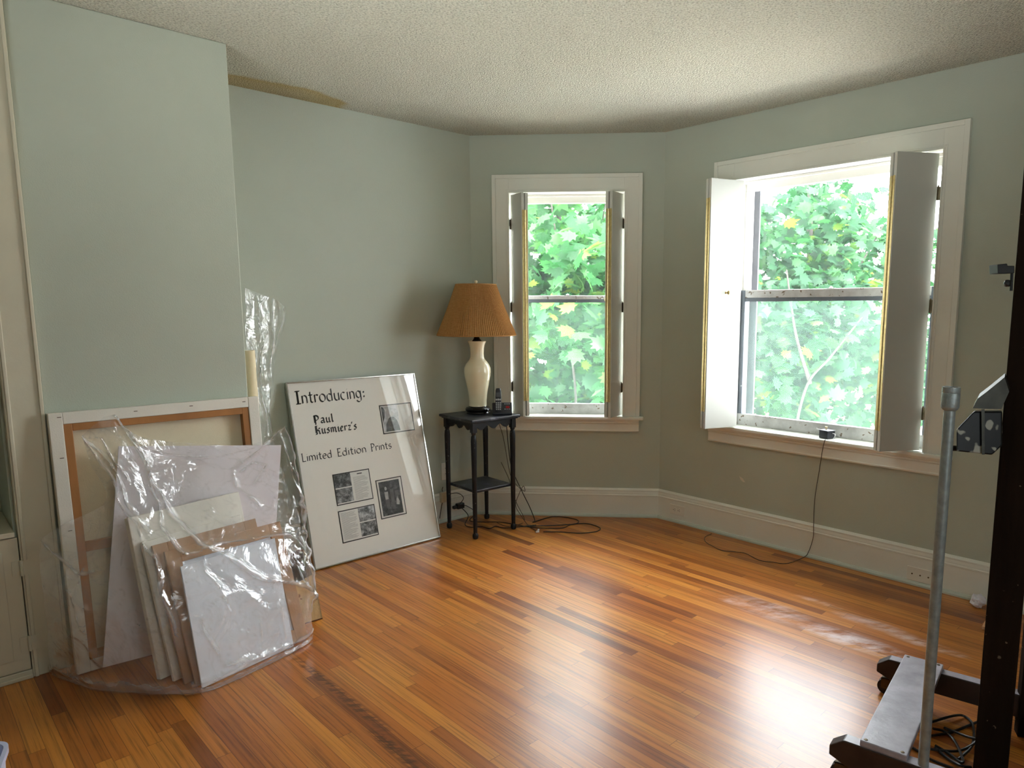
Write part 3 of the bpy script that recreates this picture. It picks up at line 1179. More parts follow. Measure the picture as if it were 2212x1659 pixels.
def lamp():
    root = thing('table_lamp', (LX, LY, TZ), 'ivory vase lamp with a tan pleated shade on the black table', 'lamp')
    c = (LX, LY, TZ)
    mb = MB()
    mb.lathe(c, [(0.078, 0), (0.082, 0.006), (0.078, 0.012), (0.084, 0.020), (0.086, 0.030), (0.080, 0.040), (0.062, 0.046), (0.0605, 0.052)], 40)
    mb.build('base', M['black_lac'], root, smooth=True)
    mb = MB()
    pr = [(0.052, 0.050), (0.062, 0.051), (0.061, 0.060), (0.060, 0.085), (0.063, 0.12), (0.070, 0.165), (0.080, 0.215), (0.0885, 0.255),
          (0.0915, 0.285), (0.089, 0.312), (0.079, 0.336), (0.064, 0.354), (0.0525, 0.368), (0.047, 0.385), (0.046, 0.41), (0.048, 0.44), (0.053, 0.466), (0.060, 0.482), (0.0635, 0.488), (0.061, 0.492), (0.054, 0.486), (0.02, 0.482)]
    mb.lathe(c, pr, 56)
    mb.build('vase_body', M['ivory'], root, smooth=True)
    mb = MB()
    mb.lathe(c, [(0.034, 0.482), (0.032, 0.492), (0.024, 0.502), (0.018, 0.514), (0.021, 0.52), (0.017, 0.528), (0.014, 0.56), (0.004, 0.565), (0.003, 0.885)], 28)
    mb.build('socket_stem', M['black_lac'], root, smooth=True)
    # pleated shade
    n = 440
    zb, zt, rb, rt = 0.531, 0.866, 0.262, 0.134
    me_v, me_f = [], []
    rows = 10
    for i in range(rows + 1):
        u = i / rows
        r0 = rb + (rt - rb) * u - 0.004 * math.sin(u * PI)
        z = zb + (zt - zb) * u
        for k in range(n):
            th = 2 * PI * k / n
            ph = (k % 4)
            amp = (0.0055 * (1 - u) + 0.003 * u) * (1 if ph in (0, 1) else -1) * (1.0 if ph in (0, 2) else 0.92)
            r = r0 + amp
            me_v.append(Vector((LX + r * math.cos(th), LY + r * math.sin(th), TZ + z)))
    for i in range(rows):
        for k in range(n):
            j = (k + 1) % n
            me_f.append((i * n + k, i * n + j, (i + 1) * n + j, (i + 1) * n + k))
    mb = MB()
    mb.v, mb.f = me_v, me_f
    sh = mb.build('lamp_shade', M['shade'], root)
    for nm, z, r in (('top_trim', zt, rt), ('bottom_trim', zb, rb)):
        mb = MB()
        mb.tube([(LX + (r + 0.001) * math.cos(2 * PI * k / 60), LY + (r + 0.001) * math.sin(2 * PI * k / 60), TZ + z) for k in range(61)], 0.0035, 6)
        mb.build(nm, M['shade'], sh, smooth=True)
    mb = MB()
    for k in range(3):
        a = 2 * PI * k / 3 + 0.4
        mb.tube([(LX, LY, TZ + zt - 0.008), (LX + rt * math.cos(a), LY + rt * math.sin(a), TZ + zt - 0.002)], 0.002, 6)
    mb.build('spider', M['darkhinge'], sh)
    mb = MB()
    mb.lathe((LX, LY, TZ + zt - 0.008), [(0.006, 0), (0.006, 0.010), (0.004, 0.014), (0.009, 0.019), (0.0115, 0.027), (0.009, 0.035), (0.002, 0.038)], 18)
    mb.build('finial', M['ivory'], root, smooth=True)


lamp()


# ------------------------------------------------------------------ cordless telephone
def phone():
    px, py = -0.441, 4.662
    fp = rotfr(px, py, 6.0)
    root = thing('cordless_phone', (px, py, TZ), 'charcoal cordless phone standing in its answering base on the black table', 'phone')
    mb = MB()
    pf = [(-0.047, 0.0), (-0.047, 0.014), (-0.02, 0.040), (0.012, 0.074), (0.026, 0.078), (0.036, 0.060), (0.036, 0.0)]
    mb.prism([fp(-0.068, u, TZ + z) for u, z in pf], [fp(0.066, u, TZ + z) for u, z in pf])
    base = mb.build('base', M['plastic_dark'], root, bevel=0.006, seg=3)
    # controls on the sloping face, right half
    def onslope(a, k, lift):
        p0, p1 = Vector((-0.02, 0.040)), Vector((0.012, 0.074))
        d = (p1 - p0)
        nn = Vector((-d.y, d.x)).normalized()
        q = p0 + d * k + nn * lift
        return fp(a, q.x, TZ + q.y)
    def pad(mb, a0, a1, k0, k1, l):
        mb.hexa([onslope(a0, k0, 0), onslope(a1, k0, 0), onslope(a1, k1, 0), onslope(a0, k1, 0)],
                [onslope(a0, k0, l), onslope(a1, k0, l), onslope(a1, k1, l), onslope(a0, k1, l)])
    mb = MB()
    pad(mb, 0.024, 0.048, 0.10, 0.42, 0.0015)
    mb.build('display', M['redled'], base)
    for a in (0.014, 0.028, 0.042):
        for k0, k1 in ((0.76, 0.88), (-0.14, -0.04)):
            mb = MB()
            pad(mb, a, a + 0.009, k0, k1, 0.002)
            mb.build('button', M['plastic_key'], base)
    # handset leaning back in the cradle
    lean = R(14)
    ax = Vector((0, math.sin(lean), math.cos(lean)))
    o = Vector((-0.026, -0.030, 0.018))
    def hp(x, y, t_):
        """x across, y thickness (front negative), t along handset"""
        p = o + ax * t_ + Vector((0, math.cos(lean) * y, -math.sin(lean) * y)) + Vector((x, 0, 0))
        return fp(p.x, p.y, TZ + p.z)
    mb = MB()
    secs = [(0.0, 0.018, 0.010), (0.006, 0.0205, 0.013), (0.07, 0.0215, 0.0135), (0.10, 0.0215, 0.0135), (0.145, 0.0185, 0.0125), (0.157, 0.016, 0.010), (0.162, 0.011, 0.006)]
    nv = 20
    for (t_, w, d) in secs:
        for k in range(nv):
            th = 2 * PI * k / nv
            cx, sy = math.cos(th), math.sin(th)
            ex = 0.55
            x = w * math.copysign(abs(cx) ** ex, cx)
            y = d * math.copysign(abs(sy) ** ex, sy)
            mb.v.append(hp(x, y, t_))
    for i in range(len(secs) - 1):
        for k in range(nv):
            j = (k + 1) % nv
            mb.f.append((i * nv + k, i * nv + j, (i + 1) * nv + j, (i + 1) * nv + k))
    mb.f.append(tuple(range(nv)))
    mb.f.append(tuple((len(secs) - 1) * nv + k for k in range(nv)))
    hs = mb.build('handset', M['plastic_dark'], root, smooth=True)
    def hpad(mb, x0, x1, t0, t1, y0=-0.0125, y1=-0.0152):
        mb.hexa([hp(x0, y0, t0), hp(x1, y0, t0), hp(x1, y0, t1), hp(x0, y0, t1)], [hp(x0, y1, t0), hp(x1, y1, t0), hp(x1, y1, t1), hp(x0, y1, t1)])
    mb = MB()
    hpad(mb, -0.0145, 0.0145, 0.102, 0.132, -0.011, -0.0146)
    mb.build('screen', M['screen'], hs)
    mb = MB()
    for r_ in range(5):
        for c_ in range(3):
            x = -0.0125 + c_ * 0.0125
            hpad(mb, x - 0.0042, x + 0.0042, 0.014 + r_ * 0.0115, 0.021 + r_ * 0.0115)
    for x in (-0.0125, 0.0125):
        hpad(mb, x - 0.005, x + 0.005, 0.078, 0.089)
    mb.build('keypad', M['plastic_key'], hs)
    mb = MB()
    mb.lathe(hp(0, -0.0125, 0.084), [(0.007, 0), (0.007, 0.002), (0.004, 0.003)], 16, Vector((0.1, -1, 0.2)))
    mb.build('navigation_key', M['plastic_key'], hs, smooth=True)
    mb = MB()
    hpad(mb, -0.006, 0.006, 0.147, 0.149, -0.0105, -0.0128)
    mb.build('earpiece', M['slot'], hs)


phone()


# ------------------------------------------------------------------ cords
def cord(name, pts, r, label, m='cord', group=None, n=10, cat='cord'):
    mb = MB()
    mb.tube(spline(pts, n), r, 7)
    return tag(mb.build(name, M[m], smooth=True), label, cat, group)


F = lambda x, y, z=0.004: tuple(on_floor(x, y, z))
cord('phone_cord', [(-0.435, 4.745, TZ - 0.03), (-0.433, 4.87, 0.70), (-0.425, 4.90, 0.55), (-0.40, 4.88, 0.38), (-0.33, 4.86, 0.22), (-0.27, 4.84, 0.10),
                    (-0.235, 4.83, 0.01), (-0.24, 4.80, 0.004), (-0.10, 4.93, 0.004), (0.06, 4.86, 0.004), (0.06, 4.76, 0.004), (-0.10, 4.72, 0.004), (-0.28, 4.70, 0.004)],
     0.0032, 'black cord dropping behind the table and looping nearest the bay baseboard')
cord('telephone_line', [(-0.50, 4.80, TZ - 0.03), (-0.46, 4.90, 0.6), (-0.41, 4.86, 0.34), (-0.36, 4.84, 0.26), (-0.305, 4.83, 0.22), (-0.315, 4.84, 0.255), (-0.345, 4.84, 0.20),
                        (-0.37, 4.82, 0.12), (-0.33, 4.80, 0.05), (-0.29, 4.76, 0.006), (-0.26, 4.68, 0.004), (-0.215, 4.60, 0.004)],
     0.0022, 'thin dark cord with a curl hanging beside the right table leg', 'wire')
cord('telephone_line', [(-0.475, 4.88, 0.42), (-0.42, 4.87, 0.30), (-0.39, 4.85, 0.20), (-0.36, 4.84, 0.12), (-0.31, 4.85, 0.006), (-0.34, 4.74, 0.004), (-0.42, 4.70, 0.004), (-0.50, 4.78, 0.004)],
     0.0022, 'thin dark cord bunched low behind the right table leg', 'wire')
cord('lamp_cord', [fA(0.17, 0.06, 0.105), fA(0.145, 0.09, 0.10), fA(0.10, 0.13, 0.05), (-0.70, 4.83, 0.006), (-0.62, 4.80, 0.004), (-0.50, 4.80, 0.004), (-0.40, 4.76, 0.004), (-0.30, 4.70, 0.004), (-0.18, 4.66, 0.004),
                   (-0.04, 4.66, 0.004), (0.03, 4.74, 0.004), (0.14, 4.76, 0.004), (0.225, 4.66, 0.004), (0.19, 4.58, 0.004), (0.08, 4.55, 0.004), (-0.05, 4.575, 0.004), (-0.165, 4.575, 0.004)],
     0.003, 'long black cord whose big loop reaches farthest across the oak floor')
cord('lamp_cord', [fA(0.175, 0.06, 0.09), fA(0.16, 0.12, 0.04), (-0.72, 4.74, 0.004), (-0.67, 4.68, 0.004), (-0.60, 4.69, 0.004), (-0.54, 4.65, 0.004), (-0.50, 4.70, 0.004), (-0.44, 4.665, 0.004), (-0.33, 4.69, 0.004), (-0.22, 4.73, 0.004)],
     0.003, 'black cord snaking on the floor between the table legs')
cord('adapter_cord', [fA(0.19, 0.06, 0.115), fA(0.165, 0.075, 0.16), fA(0.20, 0.07, 0.20), fA(0.25, 0.05, 0.205), fA(0.29, 0.048, 0.19)], 0.0025,
     'short black cord arching from the wall plug up to the beige box')
for (x, y, lab) in ((-0.205, 4.572, 'clear plug end lying nearest the room on the floor right of the table'), (-0.20, 4.61, 'clear plug end lying just behind the other by the table')):
    fq = rotfr(x, y, 25 if y < 4.6 else 80)
    r_ = thing('modular_plug', (x, y, 0), lab, 'plug')
    mb = MB()
    mb.box(fq, -0.012, 0.012, -0.006, 0.006, 0.0005, 0.010)
    mb.build('body', M['clearplug'], r_, bevel=0.002)
    mb = MB()
    mb.box(fq, -0.010, 0.004, -0.003, 0.003, 0.010, 0.0125)
    mb.build('clip', M['clearplug'], r_)
ad = thing('plug_adapter', fA(0.19, 0.026, 0.10), 'black plug adapter with two cords in the baseboard outlet under the table', 'plug')
mb = MB()
mb.box(fA, 0.145, 0.205, 0.0262, 0.062, 0.080, 0.120)
mb.build('body', M['cord'], ad, bevel=0.006)
mb = MB()
mb.box(fA, 0.205, 0.232, 0.0262, 0.052, 0.084, 0.106)
mb.build('plug', M['cord'], ad, bevel=0.005)

# little box on the sill of the wide window, with its wire down the wall
bx = thing('small_black_box', fC(1.222, -0.02, 0.7425), 'small black antenna box on the sill of the wide window', 'box')
fX = Fr(fC(1.222, -0.022, 0).to_2d(), (dC * 0.94 + nC * 0.34).normalized(), Vector((-(dC * 0.94 + nC * 0.34).normalized().y, (dC * 0.94 + nC * 0.34).normalized().x)))
mb = MB()
mb.box(fX, -0.033, 0.033, -0.03, 0.03, 0.7425, 0.788)
body = mb.build('case', M['plastic_dark'], bx, bevel=0.002)
mb = MB()
mb.box(fX, -0.036, 0.036, -0.033, 0.033, 0.788, 0.7915)
mb.build('lid', M['storm'], bx, bevel=0.001)
mb = MB()
for a in (-0.012, -0.004):
    mb.lathe(fX(a, 0.0, 0.7915), [(0.002, 0), (0.002, 0.012), (0.005, 0.013), (0.005, 0.018), (0.002, 0.019)], 10)
mb.build('terminal', M['brass'], bx)
mb = MB()
mb.tube(spline([fX(0.033, 0.01, 0.775), fX(0.05, 0.012, 0.772), fX(0.056, 0.004, 0.758), fX(0.05, -0.002, 0.746)], 6), 0.0022)
mb.build('lead', M['clearplug'], bx, smooth=True)
cord('antenna_wire', [fC(1.245, 0.045, 0.7445), fC(1.243, 0.052, 0.735), fC(1.232, 0.046, 0.69), fC(1.214, 0.022, 0.625), fC(1.20, 0.008, 0.55), fC(1.183, 0.008, 0.40), fC(1.180, 0.010, 0.30), fC(1.190, 0.026, 0.20), fC(1.192, 0.030, 0.13), fC(1.172, 0.040, 0.04), fC(1.15, 0.055, 0.004),
                      F(1700, 1217), F(1668, 1214), F(1640, 1210), F(1612, 1196), F(1590, 1192), F(1560, 1189), F(1538, 1179), F(1524, 1170), F(1523, 1160), F(1537, 1153)],
     0.0021, 'thin dark wire running from the sill box down the wall onto the floor', 'wire')

# ------------------------------------------------------------------ framed poster leaning on the left wall
PO = fA(1.378, 0.2855, 0.002)
PR = Vector((-dA.x, -dA.y, 0))
_pv = Vector((nA.x * -0.2645, nA.y * -0.2645, 1.0735))
PV = _pv.normalized()
PN = PR.cross(PV)
if PN.dot(Vector((nA.x, nA.y, 0))) < 0:
    PN = -PN
PW_, PH_ = 0.866, 1.107


def po(a, b, n=0.0):
    return PO + PR * a + PV * b + PN * n


def pbox(mb, a0, a1, b0, b1, n0, n1):
    c = [(a0, b0), (a1, b0), (a1, b1), (a0, b1)]
    return mb.hexa([po(a, b, n0) for a, b in c], [po(a, b, n1) for a, b in c])


def arc(cx, cy, rx, ry, a0, a1, n=16):
    return [(cx + rx * math.cos(R(a0 + (a1 - a0) * i / n)), cy + ry * math.sin(R(a0 + (a1 - a0) * i / n))) for i in range(n + 1)]


GL = {  # pen strokes, x-height 1
    'I': (0.80, [[(0.40, 0), (0.40, 1.62)], [(0.30, 0.05), (0.30, 1.6)], [(0.02, 1.62), (0.78, 1.62)], [(0.02, 0), (0.78, 0)]]),
    'n': (0.98, [[(0.14, 1.0), (0.14, 0)], [(0.14, 0.62)] + arc(0.48, 0.6, 0.34, 0.40, 170, 0) + [(0.82, 0)]]),
    't': (0.74, [[(0.32, 1.42), (0.32, 0.3)] + arc(0.56, 0.26, 0.24, 0.24, 180, 300), [(0.04, 1.0), (0.66, 1.0)]]),
    'r': (0.70, [[(0.14, 1.0), (0.14, 0)], [(0.14, 0.6)] + arc(0.44, 0.62, 0.30, 0.36, 170, 40)]),
    'o': (1.10, [arc(0.54, 0.5, 0.45, 0.5, 90, 450, 28)]),
    'd': (1.06, [arc(0.47, 0.48, 0.40, 0.48, 60, 300, 22), [(0.86, 1.62), (0.86, 0)], [(0.66, 0.9), (0.86, 0.8)], [(0.66, 0.06), (0.86, 0.2)]]),
    'u': (1.0, [[(0.14, 1.0), (0.14, 0.4)] + arc(0.48, 0.38, 0.34, 0.38, 180, 350), [(0.84, 1.0), (0.84, 0)]]),
    'c': (0.92, [arc(0.50, 0.5, 0.42, 0.5, 52, 310, 24)]),
    'i': (0.36, [[(0.18, 1.0), (0.18, 0)], [(0.14, 1.34), (0.23, 1.38)]]),
    'g': (1.02, [arc(0.46, 0.54, 0.38, 0.46, 90, 450, 26), [(0.86, 1.0), (0.86, -0.1)] + arc(0.46, -0.12, 0.40, 0.36, 0, -160, 14)]),
    ':': (0.5, [[(0.20, 0.70), (0.34, 0.90)], [(0.22, 0.90), (0.32, 0.70)], [(0.20, 0.10), (0.34, 0.30)], [(0.22, 0.30), (0.32, 0.10)]]),
    'P': (0.98, [[(0.18, 1.62), (0.18, 0)], [(0.04, 1.60), (0.46, 1.60)] + arc(0.46, 1.21, 0.42, 0.39, 90, -90) + [(0.18, 0.80)], [(0.04, 0), (0.36, 0)]]),
    'L': (0.92, [[(0.18, 1.62), (0.18, 0.02)], [(0.10, 0.02), (0.86, 0.04)], [(0.04, 1.62), (0.32, 1.62)]]),
    'E': (0.94, [[(0.18, 1.62), (0.18, 0)], [(0.06, 1.62), (0.82, 1.60)], [(0.18, 0.86), (0.66, 0.86)], [(0.06, 0), (0.86, 0.02)]]),
    'm': (1.54, [[(0.14, 1.0), (0.14, 0)], [(0.14, 0.62)] + arc(0.45, 0.6, 0.31, 0.40, 170, 0) + [(0.76, 0)], [(0.76, 0.62)] + arc(1.07, 0.6, 0.31, 0.40, 170, 0) + [(1.38, 0)]]),
    'e': (0.96, [[(0.10, 0.52), (0.84, 0.56)] + arc(0.48, 0.5, 0.40, 0.5, 8, 318, 26)]),
    's': (0.80, [arc(0.42, 0.74, 0.28, 0.26, 40, 250, 14) + arc(0.40, 0.26, 0.30, 0.26, 80, -140, 14)]),
    'a': (1.0, [arc(0.46, 0.5, 0.38, 0.5, 50, 310, 22), [(0.84, 1.0), (0.84, 0)]]),
    'l': (0.36, [[(0.18, 1.66), (0.18, 0)]]),
    'K': (1.04, [[(0.18, 1.62), (0.18, 0)], [(0.32, 1.5), (0.32, 0.05)], [(0.90, 1.56), (0.36, 0.86), (0.96, 0)], [(0.04, 1.62), (0.40, 1.62)], [(0.04, 0), (0.44, 0)]]),
    'z': (0.86, [[(0.08, 1.0), (0.76, 1.0), (0.10, 0.02), (0.80, 0.02)]]),
    "'": (0.34, [[(0.20, 1.66), (0.12, 1.26)]]),
}
BL_ = {  # angular black-letter forms
    'P': (1.10, [[(0.30, 1.55), (0.30, -0.25)], [(0.16, 1.5), (0.16, 0.2)], [(0.02, 1.55), (0.50, 1.62), (0.86, 1.35), (0.86, 0.85), (0.45, 0.62), (0.30, 0.72)]]),
    'a': (0.92, [[(0.16, 0.92), (0.50, 1.04), (0.66, 0.85), (0.66, 0.12), (0.82, 0.0)], [(0.66, 0.55), (0.18, 0.42), (0.16, 0.14), (0.40, 0.0), (0.66, 0.18)]]),
    'u': (0.96, [[(0.06, 0.92), (0.20, 1.0), (0.20, 0.14), (0.40, 0.0), (0.66, 0.2)], [(0.68, 1.0), (0.68, 0.12), (0.84, 0.0)]]),
    'l': (0.46, [[(0.08, 1.55), (0.22, 1.62), (0.22, 0.12), (0.38, 0.0)]]),
    'K': (1.14, [[(0.30, 1.55), (0.30, 0.05)], [(0.15, 1.45), (0.15, 0.25)], [(0.02, 1.55), (0.5, 1.6)], [(0.42, 0.8), (0.80, 1.2), (0.96, 1.05)], [(0.42, 0.85), (0.78, 0.62), (0.80, 0.14), (0.98, 0.0)], [(0.02, 0.0), (0.42, 0.05)]]),
    's': (0.78, [[(0.66, 0.92), (0.40, 1.04), (0.18, 0.80), (0.60, 0.46), (0.58, 0.16), (0.34, 0.0), (0.08, 0.12)]]),
    'm': (1.40, [[(0.05, 0.92), (0.20, 1.0), (0.20, 0.05)], [(0.22, 0.84), (0.48, 1.02), (0.62, 0.86), (0.62, 0.05)], [(0.64, 0.84), (0.92, 1.02), (1.06, 0.86), (1.06, 0.12), (1.24, 0.0)]]),
    'i': (0.46, [[(0.08, 0.92), (0.22, 1.0), (0.22, 0.12), (0.38, 0.0)], [(0.18, 1.34), (0.27, 1.42)]]),
    'e': (0.82, [[(0.18, 0.55), (0.62, 0.72), (0.60, 0.90), (0.40, 1.04), (0.18, 0.84), (0.18, 0.16), (0.40, 0.0), (0.70, 0.16)]]),
    'r': (0.72, [[(0.06, 0.92), (0.20, 1.0), (0.20, 0.06)], [(0.22, 0.80), (0.46, 1.02), (0.62, 0.88)]]),
    'z': (0.80, [[(0.12, 0.96), (0.66, 0.96), (0.16, 0.10), (0.70, 0.04)]]),
    "'": (0.34, [[(0.20, 1.66), (0.12, 1.26)]]),
}


def lettering(text, a0, a1, b, h, nib, glyphs, ang=38.0, gap=0.12):
    tot = sum((glyphs[c][0] + gap) if c != ' ' else 0.7 for c in text) - gap
    sx = (a1 - a0) / tot
    mb = MB()
    nv = (nib * 0.5 * math.cos(R(ang)), nib * 0.5 * math.sin(R(ang)))
    x = 0.0
    for c in text:
        if c == ' ':
            x += 0.7
            continue
        w, strokes = glyphs[c]
        for st in strokes:
            for (p, q) in zip(st[:-1], st[1:]):
                A = (a0 + (x + p[0]) * sx, b + p[1] * h)
                B = (a0 + (x + q[0]) * sx, b + q[1] * h)
                d = Vector((B[0] - A[0], B[1] - A[1]))
                if d.length < 1e-7:
                    continue
                d.normalize()
                t_ = Vector((-d.y, d.x)) * 0.0009       # pen lines never vanish
                n1 = Vector(nv)
                if n1.dot(t_) < 0:
                    n1 = -n1
                o_ = n1 + t_
                mb.quad(po(A[0] - o_.x, A[1] - o_.y, 0.0036), po(B[0] - o_.x, B[1] - o_.y, 0.0036), po(B[0] + o_.x, B[1] + o_.y, 0.0036), po(A[0] + o_.x, A[1] + o_.y, 0.0036))
        x += w + gap
    return mb


def poster():
    root = thing('framed_poster', PO, 'silver framed lettered poster with four grey photographs leaning on the sage wall', 'poster')
    fw = 0.009
    mb = MB()
    pbox(mb, 0, fw, 0, PH_, -0.010, 0.014)
    pbox(mb, PW_ - fw, PW_, 0, PH_, -0.010, 0.014)
    pbox(mb, fw, PW_ - fw, 0, fw, -0.010, 0.014)
    pbox(mb, fw, PW_ - fw, PH_ - fw, PH_, -0.010, 0.014)
    mb.build('frame', M['steel'], root, bevel=0.002)
    mb = MB()
    pbox(mb, fw, PW_ - fw, fw, PH_ - fw, -0.004, 0.003)
    bd = mb.build('poster_board', M['mat_board'], root)
    lettering('Introducing:', 0.045, 0.490, 0.975, 0.046, 0.0085, GL).build('lettering', M['ink'], bd)
    lettering('Paul', 0.134, 0.258, 0.847, 0.030, 0.0085, BL_, 42, 0.04).build('lettering', M['ink'], bd)
    lettering("Kusmierz's", 0.134, 0.402, 0.783, 0.030, 0.0085, BL_, 42, 0.04).build('lettering', M['ink'], bd)
    lettering('Limited', 0.028, 0.214, 0.633, 0.029, 0.0050, GL).build('lettering', M['ink'], bd)
    lettering('Edition', 0.248, 0.440, 0.633, 0.029, 0.0050, GL).build('lettering', M['ink'], bd)
    lettering('Prints', 0.472, 0.617, 0.633, 0.029, 0.0050, GL).build('lettering', M['ink'], bd)
    def picture(a0, a1, b0, b1, bw, white):
        mb = MB()
        pbox(mb, a0, a1, b0, b1, 0.003, 0.0042)
        ph = mb.build('photograph', M['ink'], root)
        mb = MB()
        pbox(mb, a0 + bw, a1 - bw, b0 + bw, b1 - bw, 0.0042, 0.0048)
        mb.build('print_paper', white, ph)
        return ph
    def patch(ph, nm, m, a0, a1, b0, b1, n=0.0054):
        mb = MB()
        pbox(mb, a0, a1, b0, b1, 0.0048, n)
        mb.build(nm, m, ph)
    def shape(mb, pts, n=0.0062):
        mb.prism([po(a, b, 0.0054) for a, b in pts], [po(a, b, n) for a, b in pts])
    def lines(ph, a0, a1, b0, b1, k):
        mb = MB()
        rnd = random.Random(int(a0 * 1000))
        for i in range(k):
            y = b1 - (b1 - b0) * (i + 0.5) / k
            e = a1 - (rnd.random() * 0.02 if i % 6 != 5 else 0.05)
            pbox(mb, a0, e, y - 0.0011, y + 0.0011, 0.0048, 0.0051)
        mb.build('small_print', M['textgrey'], ph)
    # portrait print, upper right
    p1 = picture(0.573, 0.806, 0.728, 0.916, 0.007, M['photo_white'])
    patch(p1, 'image', M['ph_e'], 0.584, 0.700, 0.740, 0.906)
    mb = MB()
    shape(mb, [(0.584, 0.80), (0.600, 0.84), (0.606, 0.88), (0.598, 0.90), (0.584, 0.905)])
    shape(mb, [(0.596, 0.742), (0.604, 0.79), (0.626, 0.824), (0.640, 0.835), (0.664, 0.832), (0.684, 0.81), (0.694, 0.77), (0.698, 0.742)])
    mb.build('seated_figure', M['ph_d'], p1)
    mb = MB()
    shape(mb, arc(0.651, 0.856, 0.013, 0.018, 0, 350, 12))
    mb.build('face', M['fig_light'], p1)
    # print with two landscapes and a column of text
    p2 = picture(0.196, 0.437, 0.339, 0.530, 0.006, M['photo_white'])
    patch(p2, 'image', M['ph_a'], 0.202, 0.308, 0.444, 0.524)
    patch(p2, 'image', M['ph_b'], 0.202, 0.308, 0.352, 0.437)
    lines(p2, 0.322, 0.420, 0.352, 0.495, 24)
    mb = MB()
    pbox(mb, 0.352, 0.385, 0.507, 0.513, 0.0048, 0.0051)
    mb.build('small_heading', M['ink'], p2)
    p3 = picture(0.195, 0.435, 0.113, 0.307, 0.006, M['photo_white'])
    patch(p3, 'image', M['ph_c'], 0.322, 0.429, 0.216, 0.300)
    patch(p3, 'image', M['ph_b'], 0.322, 0.429, 0.126, 0.209)
    lines(p3, 0.210, 0.310, 0.130, 0.292, 28)
    # group portrait
    p4 = picture(0.467, 0.649, 0.201, 0.448, 0.006, M['photo_white'])
    patch(p4, 'image', M['ph_d'], 0.484, 0.628, 0.216, 0.432)
    def person_shape(cx, top, hh, w):
        mb = MB()
        shape(mb, arc(cx, top - 0.014, 0.008, 0.012, 0, 350, 10))
        shape(mb, [(cx - w, top - 0.035), (cx + w, top - 0.035), (cx + w * 0.8, top - hh * 0.52), (cx - w * 0.8, top - hh * 0.52)])
        return mb
    person_shape(0.527, 0.400, 0.16, 0.013).build('standing_figure', M['fig_light'], p4)
    person_shape(0.566, 0.412, 0.18, 0.014).build('standing_figure', M['fig_mid'], p4)
    person_shape(0.600, 0.398, 0.16, 0.012).build('standing_figure', M['fig_mid'], p4)
    mb = MB()
    for cx, b0, b1, w in ((0.522, 0.262, 0.318, 0.006), (0.534, 0.262, 0.318, 0.006), (0.561, 0.250, 0.320, 0.006), (0.572, 0.250, 0.320, 0.006)):
        shape(mb, [(cx - w, b0), (cx + w, b0), (cx + w, b1), (cx - w, b1)])
    mb.build('trousers', M['fig_mid'], p4)
    mb = MB()
    shape(mb, [(0.588, 0.276), (0.606, 0.270), (0.612, 0.29), (0.600, 0.33), (0.592, 0.31)])
    mb.build('seated_dog', M['fig_light'], p4)
    mb = MB()
    pbox(mb, fw, PW_ - fw, fw, PH_ - fw, 0.0085, 0.0100)
    mb.build('glass', M['posterglass'], root)


poster()

# ------------------------------------------------------------------ art pile by the chimney
def lean_slab(bl, br, back, z, t, up_scale=1.0):
    """frame of a leaning panel: bottom-left and bottom-right on the floor (front face), top set back"""
    bl, br = Vector(bl), Vector(br)
    r = (br - bl)
    w = r.length
    r.normalize()
    nb = Vector((-r.y, r.x, 0))
    if nb.dot(Vector((nA.x, nA.y, 0))) > 0:
        nb = -nb                                   # away from the room
    v = nb * back + Vector((0, 0, z))
    h = v.length
    v.normalize()
    n = r.cross(v)
    if n.dot(nb) > 0:
        n = -n
    # lift so that the back bottom edge of the tilted panel clears the floor
    lift = max(0.0, n.z * t)
    def f(a, b, d=0.0):
        return bl + r * a + v * b - n * d + Vector((0, 0, lift + 0.001))
    return f, w, h


def sbox(mb, f, a0, a1, b0, b1, d0, d1):
    c = [(a0, b0), (a1, b0), (a1, b1), (a0, b1)]
    return mb.hexa([f(a, b, d1) for a, b in c], [f(a, b, d0) for a, b in c])


def big_canvas():
    f, w, h = lean_slab(fK(0.795, 0.135), fK(-0.030, 0.135), 0.088, 1.082, 0.045)
    root = thing('stretched_canvas', fK(0.38, 0.1, 0), 'largest canvas seen from its back with a pine stretcher leaning on the chimney', 'canvas')
    T = 0.045
    st = 0.048
    mb = MB()     # canvas wrapped round the edge and folded over the back
    sbox(mb, f, 0, st, 0, h, -0.0, T)
    sbox(mb, f, w - st, w, 0, h, -0.0, T)
    sbox(mb, f, st, w - st, 0, st, 0, T)
    sbox(mb, f, st, w - st, h - st, h, 0, T)
    mb.build('folded_canvas_edge', M['canvaswhite'], root, bevel=0.003)
    mb = MB()
    b2 = st + 0.030
    sbox(mb, f, st, b2, st, h - st, 0.004, T - 0.006)
    sbox(mb, f, w - b2, w - st, st, h - st, 0.004, T - 0.006)
    sbox(mb, f, b2, w - b2, h - b2, h - st, 0.004, T - 0.006)
    sbox(mb, f, b2, w - b2, st, b2, 0.004, T - 0.006)
    sbox(mb, f, b2, w - b2, 0.50, 0.54, 0.010, T - 0.006)
    mb.build('stretcher_bars', M['stretcher'], root, bevel=0.002)
    mb = MB()
    sbox(mb, f, b2 - 0.02, w - b2 + 0.02, b2 - 0.02, h - b2 + 0.02, T - 0.006, T - 0.003)
    mb.build('canvas_back', M['canvasback'], root)
    for a, b in ((0.03, h - 0.02), (0.30, h - 0.022), (0.52, h - 0.020), (0.75, h - 0.022), (0.024, 0.9), (0.024, 0.6)):
        mb = MB()
        sbox(mb, f, a, a + 0.014, b, b + 0.003, -0.001, 0.0)
        mb.build('staple', M['darkhinge'], root)


big_canvas()

